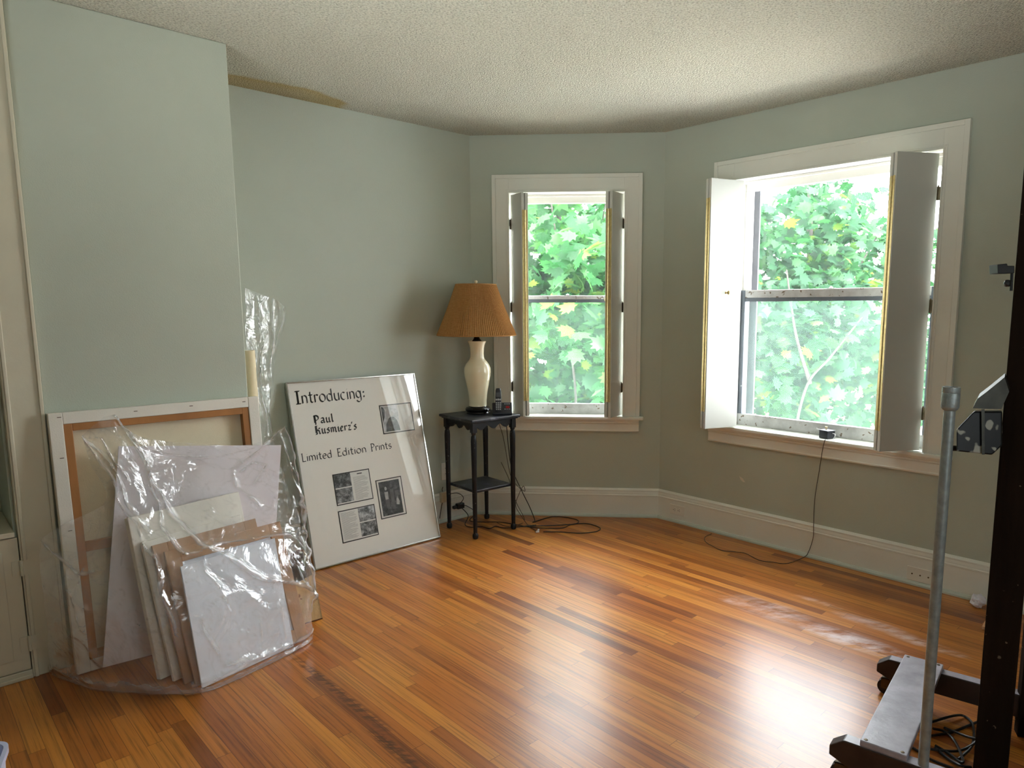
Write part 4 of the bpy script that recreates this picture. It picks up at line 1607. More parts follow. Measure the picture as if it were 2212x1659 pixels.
# tall lavender-white board, tipped clockwise, resting on its low corner in front of the canvas
mb = MB()
q = [fK(0.716, 0.205, 0.036), fK(0.035, 0.205, 0.003), fK(-0.110, 0.092, 0.842), fK(0.570, 0.092, 0.930)]
nb3 = Vector((nA.x, nA.y, 0.12)).normalized() * 0.006
mb.hexa([p - nb3 for p in q], q)
tag(mb.build('foam_board', M['foam'], bevel=0.001), 'tall lavender-white board tipped askew behind the small canvases', 'board')


def small_canvas(bl, br, back, z, t, label, m='canvaswhite', name='stretched_canvas', group=None):
    f, w, h = lean_slab(bl, br, back, z, t)
    root = thing(name, bl, label, 'canvas')
    mb = MB()
    sbox(mb, f, 0, w, 0, h, 0, t)
    mb.build('canvas', M[m], root, bevel=0.003)
    st = 0.03
    mb = MB()
    sbox(mb, f, 0.004, st, 0.004, h - 0.004, t, t + 0.004)
    sbox(mb, f, w - st, w - 0.004, 0.004, h - 0.004, t, t + 0.004)
    sbox(mb, f, st, w - st, h - st, h - 0.004, t, t + 0.004)
    sbox(mb, f, st, w - st, 0.004, st, t, t + 0.004)
    mb.build('stretcher_bars', M['stretcher'], root)
    return root


small_canvas(fK(0.560, 0.420), fK(0.085, 0.300), 0.150, 0.655, 0.030, 'tallest small off-white canvas, rearmost of the bagged stack')
small_canvas(fK(0.522, 0.470), fK(0.095, 0.345), 0.150, 0.560, 0.018, 'thin off-white canvas in the bagged stack just behind the brown frames')


def card_frame(bl, br, back, z, t, label):
    f, w, h = lean_slab(bl, br, back, z, t)
    root = thing('cardboard_frame', bl, label, 'frame')
    st = 0.058
    mb = MB()
    sbox(mb, f, 0, st, 0, h, 0, t)
    sbox(mb, f, w - st, w, 0, h, 0, t)
    sbox(mb, f, st, w - st, h - st, h, 0, t)
    sbox(mb, f, st, w - st, 0, st, 0, t)
    mb.build('border', M['cardboard'], root, bevel=0.0015)
    mb = MB()
    sbox(mb, f, st - 0.004, w - st + 0.004, st - 0.004, h - st + 0.004, t * 0.7, t)
    mb.build('backing', M['whiteboard'], root)
    return root


card_frame(fK(0.498, 0.522), fK(0.055, 0.428), 0.176, 0.545, 0.014, 'brown cardboard frame farther back, its top strip higher on the left')
card_frame(fK(0.470, 0.562), fK(-0.034, 0.474), 0.180, 0.520, 0.014, 'front brown cardboard frame whose right side shows past the white panel')
f_, w_, h_ = lean_slab(fK(0.456, 0.598), fK(0.047, 0.504), 0.094, 0.486, 0.008)
mb = MB()
sbox(mb, f_, 0, w_, 0, h_, 0, 0.008)
tag(mb.build('white_panel', M['whiteboard'], bevel=0.0015), 'smooth white panel at the very front of the bagged stack', 'panel')


def wrinkle(p, k):
    v = Vector(p)
    a = 1 - abs(mnoise.noise(v * 5.5 + Vector((k, 0, 0)))) * 2
    b = 1 - abs(mnoise.noise(v * 13.0 + Vector((0, k, 3)))) * 2
    c = mnoise.noise(v * 30.0)
    return 0.009 * a + 0.004 * b + 0.0014 * c, b


def seg_dist(u, v, pl):
    best, bt = 9.0, 0.0
    n = len(pl) - 1
    for i in range(n):
        (u0, v0), (u1, v1) = pl[i], pl[i + 1]
        ex, ey = u1 - u0, v1 - v0
        t_ = max(0.0, min(1.0, ((u - u0) * ex + (v - v0) * ey) / (ex * ex + ey * ey)))
        dd = math.hypot(u - u0 - ex * t_, v - v0 - ey * t_)
        if dd < best:
            best, bt = dd, (i + t_) / n
    return best, bt


def film_sheet(rows, nu, nv, seed, amp=1.0, folds=()):
    """smooth sheet through a grid of 3D points; wrinkles and gathered folds displace it along its
    normal, and the doubled-up film of a fold is recorded as the attribute 'fold'"""
    nr, nc = len(rows), len(rows[0])
    fine = [spline(r, max(1, nu // (nc - 1))) for r in rows]
    m_ = len(fine[0])
    grid = [spline([fine[i][j] for i in range(nr)], max(1, nv // (nr - 1))) for j in range(m_)]
    k_ = len(grid[0])
    G_ = [[grid[j][i].copy() for j in range(m_)] for i in range(k_)]
    mb = MB()
    mb.att = []
    for i in range(k_):
        for j in range(m_):
            du = G_[i][min(j + 1, m_ - 1)] - G_[i][max(j - 1, 0)]
            dv = G_[min(i + 1, k_ - 1)][j] - G_[max(i - 1, 0)][j]
            n = du.cross(dv)
            if n.length < 1e-9:
                n = Vector((0, -1, 0))
            n.normalize()
            if n.dot(_O - G_[i][j]) < 0:
                n = -n
            d, b = wrinkle(G_[i][j], seed)
            d *= amp
            att = max(0.0, b - 0.93) * 3.0
            u, v = j / (m_ - 1), i / (k_ - 1)
            q = G_[i][j]
            wu = u + 0.014 * mnoise.noise(q * 7.0 + Vector((seed, 1, 0)))
            wv = v + 0.014 * mnoise.noise(q * 7.0 + Vector((seed, 9, 4)))
            for (pl, hgt, wid, dens) in folds:
                dd, bt = seg_dist(wu, wv, pl)
                if dd > 4 * wid:
                    continue
                var = 0.55 + 0.8 * mnoise.noise(Vector((bt * 9.0, seed, wid * 300)))
                ww = wid * (0.7 + 0.5 * abs(var))
                e = math.exp(-(dd / ww) ** 2)
                d += hgt * e
                att = max(att, dens * max(0.15, min(1.0, var)) * math.exp(-(dd / (ww * 0.55)) ** 2))
            p = q + n * max(d, -0.004)
            p.z = max(p.z, 0.003)
            mb.v.append(p)
            mb.att.append(min(1.0, att))
    for i in range(k_ - 1):
        for j in range(m_ - 1):
            mb.f.append((i * m_ + j, i * m_ + j + 1, (i + 1) * m_ + j + 1, (i + 1) * m_ + j))
    return mb


def store_fold(o, mb):
    a = o.data.attributes.new('fold', 'FLOAT', 'POINT')
    a.data.foreach_set('value', mb.att)


BAG = [
    [(178, 942, .27), (208, 915, .27), (236, 902, .25), (300, 945, .21), (400, 957, .17), (500, 962, .16), (565, 955, .20), (600, 932, .26), (614, 921, .27)],
    [(196, 1003, .30), (232, 990, .31), (270, 988, .31), (332, 1010, .26), (420, 1015, .21), (500, 1018, .21), (562, 1005, .24), (612, 985, .30), (634, 982, .30)],
    [(226, 1085, .34), (250, 1092, .36), (290, 1098, .38), (345, 1104, .36), (430, 1104, .34), (520, 1096, .32), (582, 1084, .32), (630, 1072, .31), (646, 1068, .29)],
    [(96, 1168, .20), (172, 1222, .31), (262, 1212, .43), (332, 1200, .49), (420, 1196, .49), (520, 1184, .45), (592, 1172, .42), (642, 1170, .38), (656, 1168, .33)],
    [(104, 1330, .23), (172, 1340, .36), (262, 1342, .49), (345, 1340, .575), (430, 1336, .61), (530, 1308, .555), (602, 1288, .52), (656, 1266, .50), (667, 1258, .44)],
]
rows = [[on_k(*p) for p in r] for r in BAG]
rows.append([on_floor(x, y, 0.004) for x, y in ((112, 1452), (196, 1486), (286, 1496), (368, 1499), (444, 1494), (545, 1452), (614, 1414), (656, 1393), (671, 1379))])
folds = [
    ([(0.25, 0.0), (0.33, 0.25), (0.40, 0.42), (0.50, 0.57), (0.68, 0.72), (1.0, 0.86)], 0.020, 0.012, 0.75),
    ([(0.0, 0.0), (0.13, 0.36), (0.27, 0.46), (0.37, 0.60), (0.39, 0.72), (0.44, 0.86)], 0.016, 0.011, 0.6),
    ([(0.02, 0.04), (0.12, 0.22), (0.20, 0.38), (0.34, 0.50)], 0.014, 0.014, 0.65),
    ([(0.28, 0.10), (0.33, 0.28), (0.38, 0.48), (0.46, 0.60)], 0.014, 0.010, 0.7),
    ([(1.0, 0.0), (0.95, 0.22), (0.93, 0.40), (0.95, 0.62), (0.98, 0.85)], 0.016, 0.020, 0.75),
    ([(0.90, 0.02), (0.90, 0.30), (0.96, 0.55)], 0.010, 0.010, 0.5),
    ([(0.98, 0.0), (0.78, 0.08), (0.63, 0.20), (0.63, 0.30), (0.70, 0.42)], 0.016, 0.014, 0.55),
    ([(0.46, 0.60), (0.56, 0.58), (0.68, 0.57), (0.82, 0.57), (0.88, 0.62)], 0.010, 0.009, 0.6),
    ([(0.46, 0.97), (0.62, 0.95), (0.80, 0.955), (1.0, 0.95)], 0.010, 0.012, 0.8),
    ([(0.50, 0.80), (0.55, 0.93), (0.66, 0.955)], 0.008, 0.008, 0.5),
    ([(0.0, 0.58), (0.06, 0.60), (0.14, 0.63), (0.19, 0.62)], 0.014, 0.012, 0.7),
    ([(0.15, 0.60), (0.13, 0.72), (0.15, 0.86)], 0.010, 0.010, 0.4),
    ([(0.04, 0.95), (0.20, 0.955), (0.36, 0.965)], 0.012, 0.020, 0.4),
    ([(0.52, 0.66), (0.56, 0.72), (0.575, 0.80)], 0.006, 0.006, 0.7),  # this and the next two put panel sparkles into the film's whiteness
    ([(0.74, 0.82), (0.755, 0.92)], 0.006, 0.006, 0.4),
    ([(0.66, 0.85), (0.655, 0.93)], 0.006, 0.006, 0.4),
    ([(0.84, 0.72), (0.86, 0.80), (0.93, 0.83)], 0.008, 0.008, 0.7),
    ([(0.30, 0.08), (0.50, 0.13), (0.72, 0.06)], 0.006, 0.006, 0.35),
    ([(0.97, 0.20), (0.90, 0.26), (0.97, 0.34), (0.91, 0.44), (0.98, 0.52)], 0.012, 0.012, 0.6),
    ([(0.93, 0.55), (0.99, 0.62), (0.92, 0.70), (0.99, 0.78), (0.94, 0.88)], 0.012, 0.012, 0.6),
    ([(0.66, 0.22), (0.72, 0.18), (0.78, 0.22), (0.70, 0.30)], 0.010, 0.010, 0.5),
    ([(0.06, 0.06), (0.12, 0.10), (0.16, 0.22), (0.22, 0.30)], 0.010, 0.012, 0.5),
    ([(0.10, 0.70), (0.18, 0.76), (0.12, 0.84), (0.20, 0.92)], 0.010, 0.016, 0.3),
]
bagm = film_sheet(rows, 160, 150, 2.0, 1.0, folds)
bag = thing('plastic_bag', fK(0.4, 0.6, 0), 'large clear crumpled plastic bag draped over the small canvases and boards', 'bag')
store_fold(bagm.build('film', M['film'], bag, smooth=True), bagm)
# gathered hem of the bag along the floor
hem = MB()
hp_ = [on_floor(x, y, 0.006) for x, y in ((112, 1456), (160, 1474), (215, 1488), (290, 1494), (368, 1497), (440, 1492), (500, 1470), (560, 1442), (614, 1416), (650, 1396), (668, 1384))]
hs_ = spline(hp_, 9)
for i, p in enumerate(hs_):
    pass
nn_ = len(hs_)
for i, p in enumerate(hs_):
    for k in range(7):
        th = 2 * PI * k / 7
        rr = 0.007 + 0.009 * abs(mnoise.noise(Vector((i * 0.31, k * 1.7, 5))))
        if i < nn_ * 0.42:
            rr *= 2.0
        hem.v.append(Vector((p.x, p.y, 0)) + Vector((dC.x, dC.y, 0)) * (-rr * math.cos(th)) + Vector((0, 0, max(0.001, rr * 0.9 + rr * math.sin(th)))))
for i in range(nn_ - 1):
    for k in range(7):
        j = (k + 1) % 7
        hem.f.append((i * 7 + k, i * 7 + j, (i + 1) * 7 + j, (i + 1) * 7 + k))
hem.build('gathered_hem', M['film'], bag, smooth=True)

# clear sleeve and paper roll standing in the recess beside the chimney
SL = [
    [(528, 622, -.10), (548, 630, -.13), (572, 640, -.16), (596, 648, -.17), (616, 664, -.16)],
    [(529, 700, -.10), (548, 702, -.12), (572, 705, -.15), (598, 706, -.17), (615, 700, -.16)],
    [(532, 780, -.09), (548, 780, -.11), (566, 780, -.14), (586, 780, -.16), (596, 778, -.15)],
    [(535, 850, -.08), (552, 850, -.10), (568, 850, -.13), (584, 850, -.15), (592, 850, -.14)],
    [(548, 910, -.06), (558, 912, -.09), (572, 914, -.12), (583, 916, -.13), (588, 930, -.12)],
]
srow = [[on_k(*p) for p in r] for r in SL]
srow.append([fK(-0.03 - 0.05 * k, -0.04 - 0.015 * k, 0.42) for k in range(5)])
srow.append([fK(-0.03 - 0.05 * k, -0.04 - 0.015 * k, 0.004) for k in range(5)])
slm = film_sheet(srow, 48, 90, 7.0, 0.9, [
    ([(0.62, 0.03), (0.60, 0.16), (0.66, 0.24), (0.63, 0.36)], 0.014, 0.022, 0.6),
    ([(0.30, 0.06), (0.28, 0.14), (0.33, 0.20)], 0.012, 0.025, 0.6),
    ([(0.95, 0.02), (0.92, 0.14), (0.80, 0.24)], 0.012, 0.022, 0.45),
    ([(0.30, 0.36), (0.40, 0.46), (0.36, 0.56), (0.5, 0.66)], 0.012, 0.03, 0.6),
    ([(0.45, 0.24), (0.36, 0.32), (0.30, 0.40)], 0.010, 0.02, 0.5),
    ([(0.6, 0.62), (0.8, 0.70), (0.85, 0.80)], 0.010, 0.02, 0.5)])
slo = slm.build('plastic_sleeve', M['film2'], smooth=True)
store_fold(slo, slm)
tag(slo, 'tall clear plastic sleeve standing in the recess behind the chimney corner', 'plastic wrap')
mb = MB()
mb.cyl(fK(-0.062, -0.075, 0.002), fK(-0.052, -0.095, 1.30), 0.026, 20)
tag(mb.build('paper_roll', M['paperroll'], smooth=True), 'cream paper roll upright beside the chimney corner', 'roll')


# opened tan carton between the bag and the poster
def carton():
    p = on_floor(697, 1337)
    q = on_floor(660, 1348)
    fr = Fr(p.to_2d(), (q - p).to_2d().normalized(), Vector((-(q - p).y, (q - p).x)).normalized())
    if fr.ey.dot(nA) > 0:
        fr.ey = -fr.ey
    root = thing('carton', p, 'worn tan open carton wedged between the plastic bag and the poster', 'box')
    T = 0.006
    w, d = 0.15, 0.12
    def panel(a0, a1, b0, b1, hts, nm, m, lean=(0, 0)):
        n = len(hts)
        mb = MB()
        bot0, bot1, top0, top1 = [], [], [], []
        lo, hi = [], []
        for i, h in enumerate(hts):
            u = i / (n - 1)
            a, b = a0 + (a1 - a0) * u, b0 + (b1 - b0) * u
            lo.append((a, b, 0.001))
            hi.append((a + lean[0], b + lean[1], h))
        dirv = Vector((a1 - a0, b1 - b0)).normalized()
        nn = Vector((-dirv.y, dirv.x)) * T
        for i in range(n - 1):
            c = [lo[i], lo[i + 1], hi[i + 1], hi[i]]
            mb.hexa([fr(x, y, z) for x, y, z in c], [fr(x + nn.x, y + nn.y, z) for x, y, z in c])
        return mb.build(nm, m, root)
    lean = (0.012, 0.055)
    panel(0, w, 0, 0, [0.215, 0.205, 0.19, 0.20, 0.195], 'front_panel', M['carton'], lean)
    panel(0, 0, d, 0, [0.31, 0.30, 0.285, 0.25, 0.215], 'side_panel', M['carton'], lean)
    panel(w, 0, d, d, [0.29, 0.30, 0.30, 0.315, 0.31], 'back_panel', M['carton_in'], lean)
    panel(w, w, 0, d, [0.195, 0.21, 0.22, 0.25, 0.29], 'side_panel', M['carton_in'], lean)
    mb = MB()
    mb.box(fr, 0.0, w, 0.0, d, 0.001, 0.006)
    mb.build('bottom', M['carton_in'], root)


carton()

# ------------------------------------------------------------------ dark studio stand at the right edge
def stand():
    d = Vector((0.8055, -0.5925))
    n = Vector((0.5925, 0.8055))
    o = Vector((0.8805, 2.0875))
    fr = Fr(o, d, n)                 # a along beams, b toward the window wall, origin at near beam front corner
    root = thing('studio_stand', fr(0.5, 0.3, 0), 'dark wooden wheeled stand with a tall post and scuffed base board', 'stand')
    z0, z1 = 0.066, 0.150
    LB_ = 1.05
    wid = 0.045
    for b0 in (0.0 - wid, 0.640 - wid):
        mb = MB()
        pf = [(0.0, z0 + 0.022), (0.0, z1 - 0.030), (0.040, z1), (LB_ - 0.04, z1), (LB_, z1 - 0.03), (LB_, z0 + 0.022), (LB_ - 0.05, z0), (0.055, z0)]
        mb.prism([fr(a - 0.02, b0, z) for a, z in pf], [fr(a - 0.02, b0 + wid, z) for a, z in pf])
        beam = mb.build('beam', M['beamtop'], root, bevel=0.003)
        mb = MB()
        mb.box(fr, 0.024, LB_ - 0.064, b0 + 0.003, b0 + wid - 0.003, z1, z1 + 0.0012)
        mb.build('sheen_top_face', M['baseboard_top'], beam)  # pale strip in the base board's window-sheen colour
        for a in (0.014, LB_ - 0.06):
            mb = MB()
            mb.cyl(fr(a, b0 + 0.008, 0.031), fr(a, b0 + 0.038, 0.031), 0.030, 24)
            cw = mb.build('caster', M['rubber'], root, smooth=True)
            mb = MB()
            mb.box(fr, a - 0.016, a + 0.03, b0 + 0.004, b0 + 0.008, 0.025, z0)
            mb.box(fr, a - 0.016, a + 0.03, b0 + 0.038, b0 + 0.042, 0.025, z0)
            mb.box(fr, a - 0.016, a + 0.03, b0 + 0.004, b0 + 0.042, z0 - 0.005, z0)
            mb.cyl(fr(a, b0 + 0.002, 0.031), fr(a, b0 + 0.044, 0.031), 0.006, 12)
            mb.build('fork', M['darkhinge'], cw)
    mb = MB()
    mb.box(fr, 0.070, 0.205, -wid + 0.002, 0.640 - 0.004, z1 + 0.001, z1 + 0.021)
    bb = mb.build('base_board', M['baseboard_top'], root, bevel=0.003)
    for a, b in ((0.085, 0.62), (0.19, 0.62), (0.085, -0.03), (0.19, -0.03)):
        mb = MB()
        mb.lathe(fr(a, b, z1 + 0.021), [(0.006, 0), (0.005, 0.0015), (0.001, 0.002)], 10)
        mb.build('screw', M['darkhinge'], bb)
    # cross member and post
    mb = MB()
    mb.box(fr, 0.50, 0.60, 0.001, 0.640 - wid - 0.001, z0 + 0.01, z0 + 0.05)
    mb.build('cross_member', M['standwood'], root, bevel=0.003)
    px = fr(0.552, 0.30)
    fp = rotfr(px.x, px.y, -33.0)
    # post (tall, leaves the picture at the top)
    ps = rotfr(1.356, 2.056, -35.0)
    mb = MB()
    mb.box(ps, -0.046, 0.046, -0.046, 0.046, 0.002, 2.45)
    post = mb.build('post', M['standwood'], root, bevel=0.004)
    mb = MB()
    ps2 = rotfr(1.62, 2.30, -18.0)
    mb.box(ps2, -0.022, 0.022, -0.022, 0.022, 0.002, 2.45)
    mb.build('rear_upright', M['standwood'], root, bevel=0.003)
    # galvanised guide pole with a threaded coupling
    pc = Vector((1.064, 1.920, 0))
    mb = MB()
    mb.cyl(pc + Vector((0, 0, z1 + 0.001)), pc + Vector((0, 0, 1.245)), 0.0150, 24)
    pole = mb.build('guide_pole', M['galv'], root, smooth=True)
    tag(pole, 'grey galvanised pole')
    mb = MB()
    mb.lathe(pc + Vector((0, 0, 1.222)), [(0.015, 0), (0.019, 0.003), (0.0225, 0.008), (0.0235, 0.012), (0.0235, 0.048), (0.0225, 0.050), (0.0235, 0.053), (0.0228, 0.066), (0.017, 0.066), (0.016, 0.05)], 32)
    mb.build('coupling', M['galv'], pole, smooth=True)
    # black enamel lamp housing bolted to the post
    def at(x, y, t_):
        return _O + ray(x, y) * t_
    t0 = 1.98
    outl = [(2066, 975), (2066, 928), (2103, 889), (2130, 889), (2165, 889), (2165, 962), (2143, 983)]
    mb = MB()
    mb.prism([at(x, y, t0) for x, y in outl], [at(x, y, t0) + Vector((0.068, 0.11, -0.012)) for x, y in outl])
    hs = mb.build('lamp_housing', M['metal_lamp'], root, bevel=0.004)
    top = [(2101, 882), (2112, 861), (2132, 846), (2170, 815), (2180, 846), (2163, 884)]
    mb = MB()
    mb.prism([at(x, y, t0 - 0.004) for x, y in top], [at(x, y, t0 - 0.004) + Vector((0.058, 0.09, 0.004)) for x, y in top])
    mb.build('bent_sheet_cover', M['metal_sheet'], hs)
    mb = MB()
    mb.prism([at(x, y, t0 - 0.006) for x, y in ((2120, 884), (2127, 884), (2127, 982), (2121, 982))], [at(x, y, t0) for x, y in ((2120, 884), (2127, 884), (2127, 982), (2121, 982))])
    mb.build('seam_strip', M['metal_sheet'], hs)
    mb = MB()
    mb.lathe(at(2052, 968, t0 + 0.03), [(0.007, 0), (0.008, 0.004), (0.008, 0.02), (0.004, 0.024), (0.004, 0.04)], 16, Vector((1, 0.1, -0.05)))
    mb.build('side_knob', M['rubber'], hs)
    # small clamp further up the post
    mb = MB()
    mb.prism([at(x, y, t0) for x, y in ((2155, 571), (2176, 569), (2177, 574), (2192, 574), (2192, 590), (2156, 591))],
             [at(x, y, t0) + Vector((0.005, 0.05, 0)) for x, y in ((2155, 571), (2176, 569), (2177, 574), (2192, 574), (2192, 590), (2156, 591))])
    cl = mb.build('clamp', M['rubber'], post, bevel=0.002)
    mb2 = MB()
    mb2.cyl(at(2186, 588, t0 + 0.02), at(2184, 628, t0 + 0.02), 0.004, 10)
    mb2.lathe(at(2181, 612, t0 + 0.012), [(0.007, 0), (0.010, 0.004), (0.010, 0.012), (0.004, 0.016)], 12, Vector((-1, -0.3, 0)))
    mb2.build('thumb_screw', M['rubber'], post)
    return fr


fs = stand()

# tangled cables on the floor inside the stand
rnd = random.Random(5)
paths = [
    [(1880, 1690), (1930, 1625), (1965, 1613), (2010, 1640), (2060, 1660)],
    [(2012, 1560), (2060, 1546), (2085, 1548), (2102, 1568), (2100, 1610), (2070, 1640)],
    [(2016, 1574), (2040, 1580), (2062, 1600), (2080, 1640), (2074, 1646), (2050, 1628), (2020, 1610)],
    [(2005, 1590), (2060, 1580), (2110, 1560), (2130, 1556)],
    [(2020, 1615), (2050, 1640), (2076, 1654), (2098, 1657)],
    [(2040, 1572), (2085, 1590), (2110, 1600), (2070, 1622), (2010, 1618)],
]
for i, ph in enumerate(paths):
    pts = [on_floor(x, y, 0.006 + 0.010 * (i % 3) * (0.5 + 0.5 * math.sin(k * 1.7 + i))) for k, (x, y) in enumerate(ph)]
    cord('power_cable', pts, 0.0046, 'black cable in the tangle on the floor inside the wheeled stand', group='tangled cables in the stand')

# scraps by the baseboard behind the stand
sp_ = on_floor(2132, 1352)
fz = rotfr(sp_.x, sp_.y, -40)
mb = MB()
mb.box(fz, -0.012, 0.10, -0.06, 0.05, 0.0005, 0.018)
tag(mb.build('wood_scrap', M['scrapwood'], bevel=0.003), 'pale wood offcut on the floor peeking from behind the dark post', 'wood scrap')
pp = on_floor(2138, 1330)
mb = MB()
for i in range(9):
    for k in range(12):
        th, ph = 2 * PI * k / 12, PI * i / 8
        v = Vector((math.sin(ph) * math.cos(th), math.sin(ph) * math.sin(th), math.cos(ph)))
        r_ = 0.034 * (1 + 0.6 * mnoise.noise(v * 2.2))
        p_ = Vector((pp.x, pp.y + 0.10, 0.034)) + v * r_
        p_.z = max(p_.z, 0.001)
        mb.v.append(p_)
for i in range(8):
    for k in range(12):
        j = (k + 1) % 12
        mb.f.append((i * 12 + k, i * 12 + j, (i + 1) * 12 + j, (i + 1) * 12 + k))
tag(mb.build('crumpled_paper', M['scrappaper']), 'crumpled white paper by the right baseboard beyond the post', 'paper')

# pale bin corner at the lower left edge of the view
cb = on_floor(20, 1603, 0.30)
fb = rotfr(cb.x, cb.y, 30)
bn = thing('plastic_bin', (cb.x - 0.2, cb.y - 0.1, 0), 'pale lavender plastic bin on the floor at the lower left edge', 'bin')
mb = MB()
def rr_pts(hw, hd, r_, z, ox, oy):
    pts = []
    for cx, cy, a0 in ((hw - r_, hd - r_, 0), (-hw + r_, hd - r_, 90), (-hw + r_, -hd + r_, 180), (hw - r_, -hd + r_, 270)):
        for i in range(7):
            a = R(a0 + 15 * i)
            pts.append(fb(ox + cx + r_ * math.cos(a), oy + cy + r_ * math.sin(a), z))
    return pts
ox, oy = -0.135, -0.165
layers = [rr_pts(0.115, 0.165, 0.04, 0.001, ox, oy), rr_pts(0.128, 0.180, 0.04, 0.28, ox, oy), rr_pts(0.136, 0.188, 0.045, 0.283, ox, oy), rr_pts(0.136, 0.188, 0.045, 0.300, ox, oy),
          rr_pts(0.126, 0.178, 0.04, 0.300, ox, oy), rr_pts(0.112, 0.160, 0.038, 0.010, ox, oy)]
kk = len(layers[0])
for L_ in layers:
    mb.v += L_
for i in range(len(layers) - 1):
    for k in range(kk):
        j = (k + 1) % kk
        mb.f.append((i * kk + k, i * kk + j, (i + 1) * kk + j, (i + 1) * kk + k))
mb.f.append(tuple(range(kk)))
mb.f.append(tuple((len(layers) - 1) * kk + k for k in range(kk)))
mb.build('body', M['lavender'], bn, smooth=True)

# ------------------------------------------------------------------ outdoors
mb = MB()
GZ = -3.4
mb.hexa([(-60, 5.9, GZ - 0.3), (70, 5.9, GZ - 0.3), (70, 120, GZ - 0.3), (-60, 120, GZ - 0.3)], [(-60, 5.9, GZ), (70, 5.9, GZ), (70, 120, GZ), (-60, 120, GZ)])
tag(mb.build('ground', M['bounce_ground']), kind='structure')


def maple_leaf_outline():
    pts = [(0, -0.42), (0.06, -0.40), (0.30, -0.46), (0.24, -0.30), (0.52, -0.22), (0.40, -0.10), (0.62, 0.16), (0.36, 0.12), (0.40, 0.34), (0.20, 0.24), (0.0, 0.62)]
    return pts + [(-x, y) for x, y in pts[-2:0:-1]]


LEAF = np.array(maple_leaf_outline())
LEAF3 = np.column_stack([LEAF, -0.18 * np.abs(LEAF[:, 0]) - 0.10 * LEAF[:, 1] ** 2])
LEAF3 = np.vstack([[0, -0.08, 0.03], LEAF3])
NLV = len(LEAF3)


def foliage(name, m, parent, blobs, seed, size):
    """maple leaves gathered in drooping sprays inside the given ellipsoids (centre, radii, count)"""
    rg = np.random.default_rng(seed)
    P_, Nn, Sz = [], [], []
    for (c, rad, cnt) in blobs:
        ncl = max(3, cnt // 28)
        d = rg.normal(size=(ncl, 3))
        d /= np.linalg.norm(d, axis=1)[:, None]
        cc = np.array(c) + d * (rg.random((ncl, 1)) ** 0.42) * np.array(rad)
        idx = rg.integers(0, ncl, cnt)
        off = rg.normal(size=(cnt, 3)) * np.array([0.26, 0.26, 0.11])
        P_.append(cc[idx] + off)
        n = rg.normal(size=(cnt, 3)) * 0.55 + np.array([0.0, -0.45, 0.85])
        Nn.append(n / np.linalg.norm(n, axis=1)[:, None])
        Sz.append(size * (0.65 + 0.6 * rg.random(cnt)))
    P_, Nn, Sz = np.vstack(P_), np.vstack(Nn), np.concatenate(Sz)
    n = len(P_)
    t1 = np.cross(Nn, rg.normal(size=(n, 3)))
    t1 /= np.linalg.norm(t1, axis=1)[:, None]
    t2 = np.cross(Nn, t1)
    V = (P_[:, None, :] + Sz[:, None, None] * (LEAF3[None, :, 0, None] * t1[:, None, :] + LEAF3[None, :, 1, None] * t2[:, None, :] + LEAF3[None, :, 2, None] * Nn[:, None, :])).reshape(-1, 3)
    k = NLV - 1
    tri = np.array([(0, 1 + i, 1 + (i + 1) % k) for i in range(k)])
    Fc = (tri[None] + (np.arange(n) * NLV)[:, None, None]).reshape(-1, 3)
    off = np.array(wloc(parent))
    me = bpy.data.meshes.new(name)
    me.vertices.add(len(V))
    me.vertices.foreach_set('co', (V - off).astype(np.float32).ravel())
    me.loops.add(Fc.size)
    me.loops.foreach_set('vertex_index', Fc.astype(np.int32).ravel())
    me.polygons.add(len(Fc))
    me.polygons.foreach_set('loop_start', np.arange(0, Fc.size, 3, dtype=np.int32))
    me.polygons.foreach_set('loop_total', np.full(len(Fc), 3, dtype=np.int32))
    me.update(calc_edges=True)
    me.materials.append(m)
    o = bpy.data.objects.new(name, me)
    COL.objects.link(o)
    o.parent = parent
    return o


def tree(x, y, lean, r, blobs, m, seed, size, label, branches):
    root = thing('maple_tree', (x, y, GZ), label, 'tree', 'maples outside the windows')
    mb = MB()
    tp = spline([(x, y, GZ), (x + lean[0] * 0.3, y + lean[1] * 0.3, GZ + 2.2), (x + lean[0] * 0.7, y + lean[1] * 0.7, GZ + 4.6), (x + lean[0], y + lean[1], GZ + 7.6)], 8)
    mb.tube(tp, r, 10, r * 0.35)
    mb.build('trunk', M['bark'], root, smooth=True)
    for b in branches:
        mb = MB()
        mb.tube(spline(b, 6), r * 0.26, 8, r * 0.09)
        mb.build('branch', M['bark'], root, smooth=True)
    foliage('foliage', m, root, blobs, seed, size)
    return root


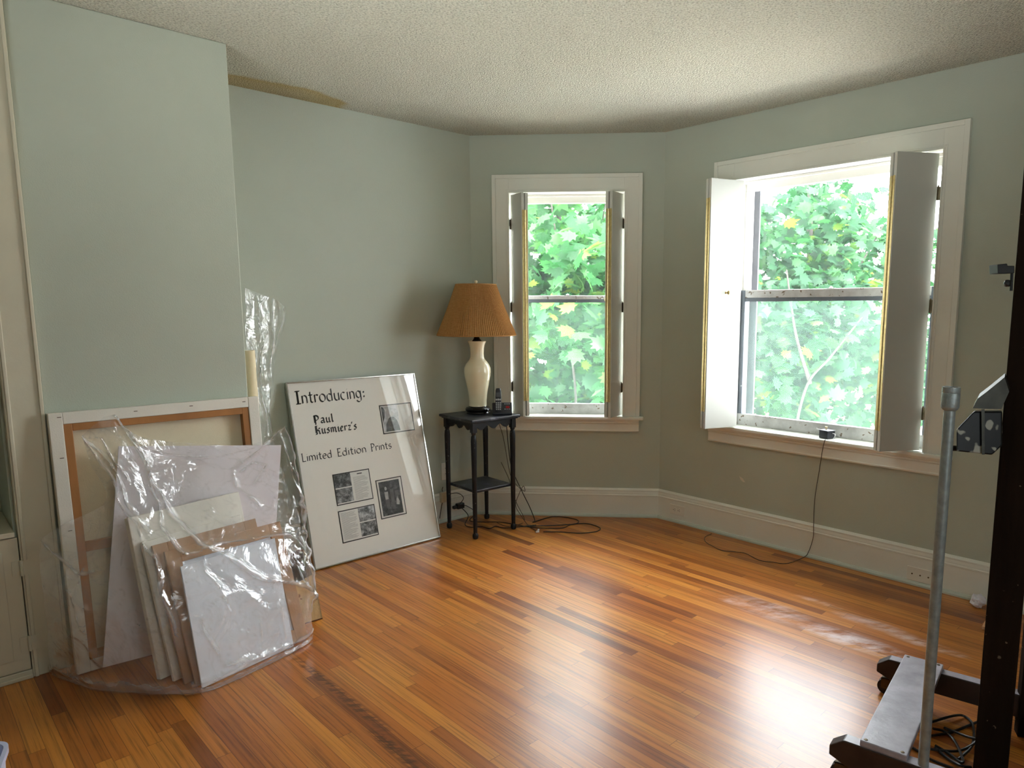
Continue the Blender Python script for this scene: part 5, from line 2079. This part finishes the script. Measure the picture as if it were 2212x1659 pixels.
tree(-0.25, 9.6, (0.15, 0.2), 0.075, [((-0.1, 9.4, 1.3), (1.9, 1.5, 2.3), 5200), ((0.5, 7.9, 1.6), (1.0, 0.7, 1.1), 520), ((-0.2, 10.4, -0.2), (2.0, 1.2, 0.9), 1500)], M['leaf_a'], 11, 0.19,
     'bright green maple seen through the narrow window', [
         [(-0.18, 9.6, -1.0), (0.1, 8.7, 0.2), (-0.03, 8.4, 1.5), (-0.2, 8.4, 2.8), (-0.4, 8.5, 4.0)], [(-0.05, 8.4, 1.4), (0.25, 8.2, 1.9), (0.6, 8.0, 2.1)], [(-0.2, 9.7, 0.4), (-0.7, 9.5, 1.3), (-1.2, 9.3, 2.2)], [(-0.15, 9.7, 1.0), (0.3, 9.6, 1.9), (0.5, 9.4, 2.9)]])
tree(4.15, 11.2, (-0.3, 0.3), 0.10, [((3.3, 10.4, 1.2), (1.2, 1.3, 2.0), 3200), ((4.6, 10.9, 0.6), (1.5, 1.2, 1.3), 1500), ((4.3, 11.8, 2.6), (1.8, 1.2, 1.3), 1500), ((2.6, 9.4, 1.1), (0.6, 0.5, 0.9), 420)], M['leaf_b'], 23, 0.18,
     'deeper green maple with open branches seen through the wide window', [
         [(4.05, 11.3, -1.6), (3.2, 9.6, -0.4), (3.1, 9.0, 0.5), (3.4, 9.0, 0.9), (3.9, 9.3, 1.4)], [(3.15, 9.0, 0.55), (2.9, 8.9, 1.2), (2.75, 8.9, 2.0)], [(4.0, 11.4, -0.4), (4.5, 11.2, 0.6), (5.2, 10.9, 1.2)], [(3.95, 11.4, 0.8), (4.5, 11.3, 1.9), (5.0, 11.2, 2.9)], [(4.1, 11.25, -1.6), (4.6, 10.8, -0.6), (5.0, 10.6, -0.2)]])
tree(-4.6, 11.5, (0.3, 0), 0.12, [((-4.4, 11.4, 1.2), (2.2, 1.8, 2.6), 2600)], M['leaf_a'], 31, 0.2, 'maple standing farthest left beyond the narrow window', [])
tree(9.0, 12.6, (0.2, 0), 0.13, [((9.0, 12.4, 0.8), (2.4, 1.9, 2.6), 2600)], M['leaf_b'], 41, 0.2, 'maple standing farthest right beyond the wide window', [])
tree(1.6, 14.8, (0.1, 0), 0.13, [((1.5, 14.8, 1.0), (2.6, 1.6, 3.2), 3800)], M['leaf_b'], 53, 0.21, 'farther maple filling the gap between the two nearer ones', [])
# pale brick building below, glimpsed between the leaves
hb = thing('brick_building', (8.5, 21.5, GZ), 'pale pink brick building glimpsed low through the leaves', 'building')
fh = rotfr(8.5, 21.5, -12)
mb = MB()
mb.box(fh, -5.5, 5.5, -0.0, 5.0, GZ, -0.35)
mb.build('wall', M['brick'], hb)
mb = MB()
mb.box(fh, -5.7, 5.7, -0.2, 5.2, -0.35, -0.22)
mb.build('parapet', M['trim'], hb)
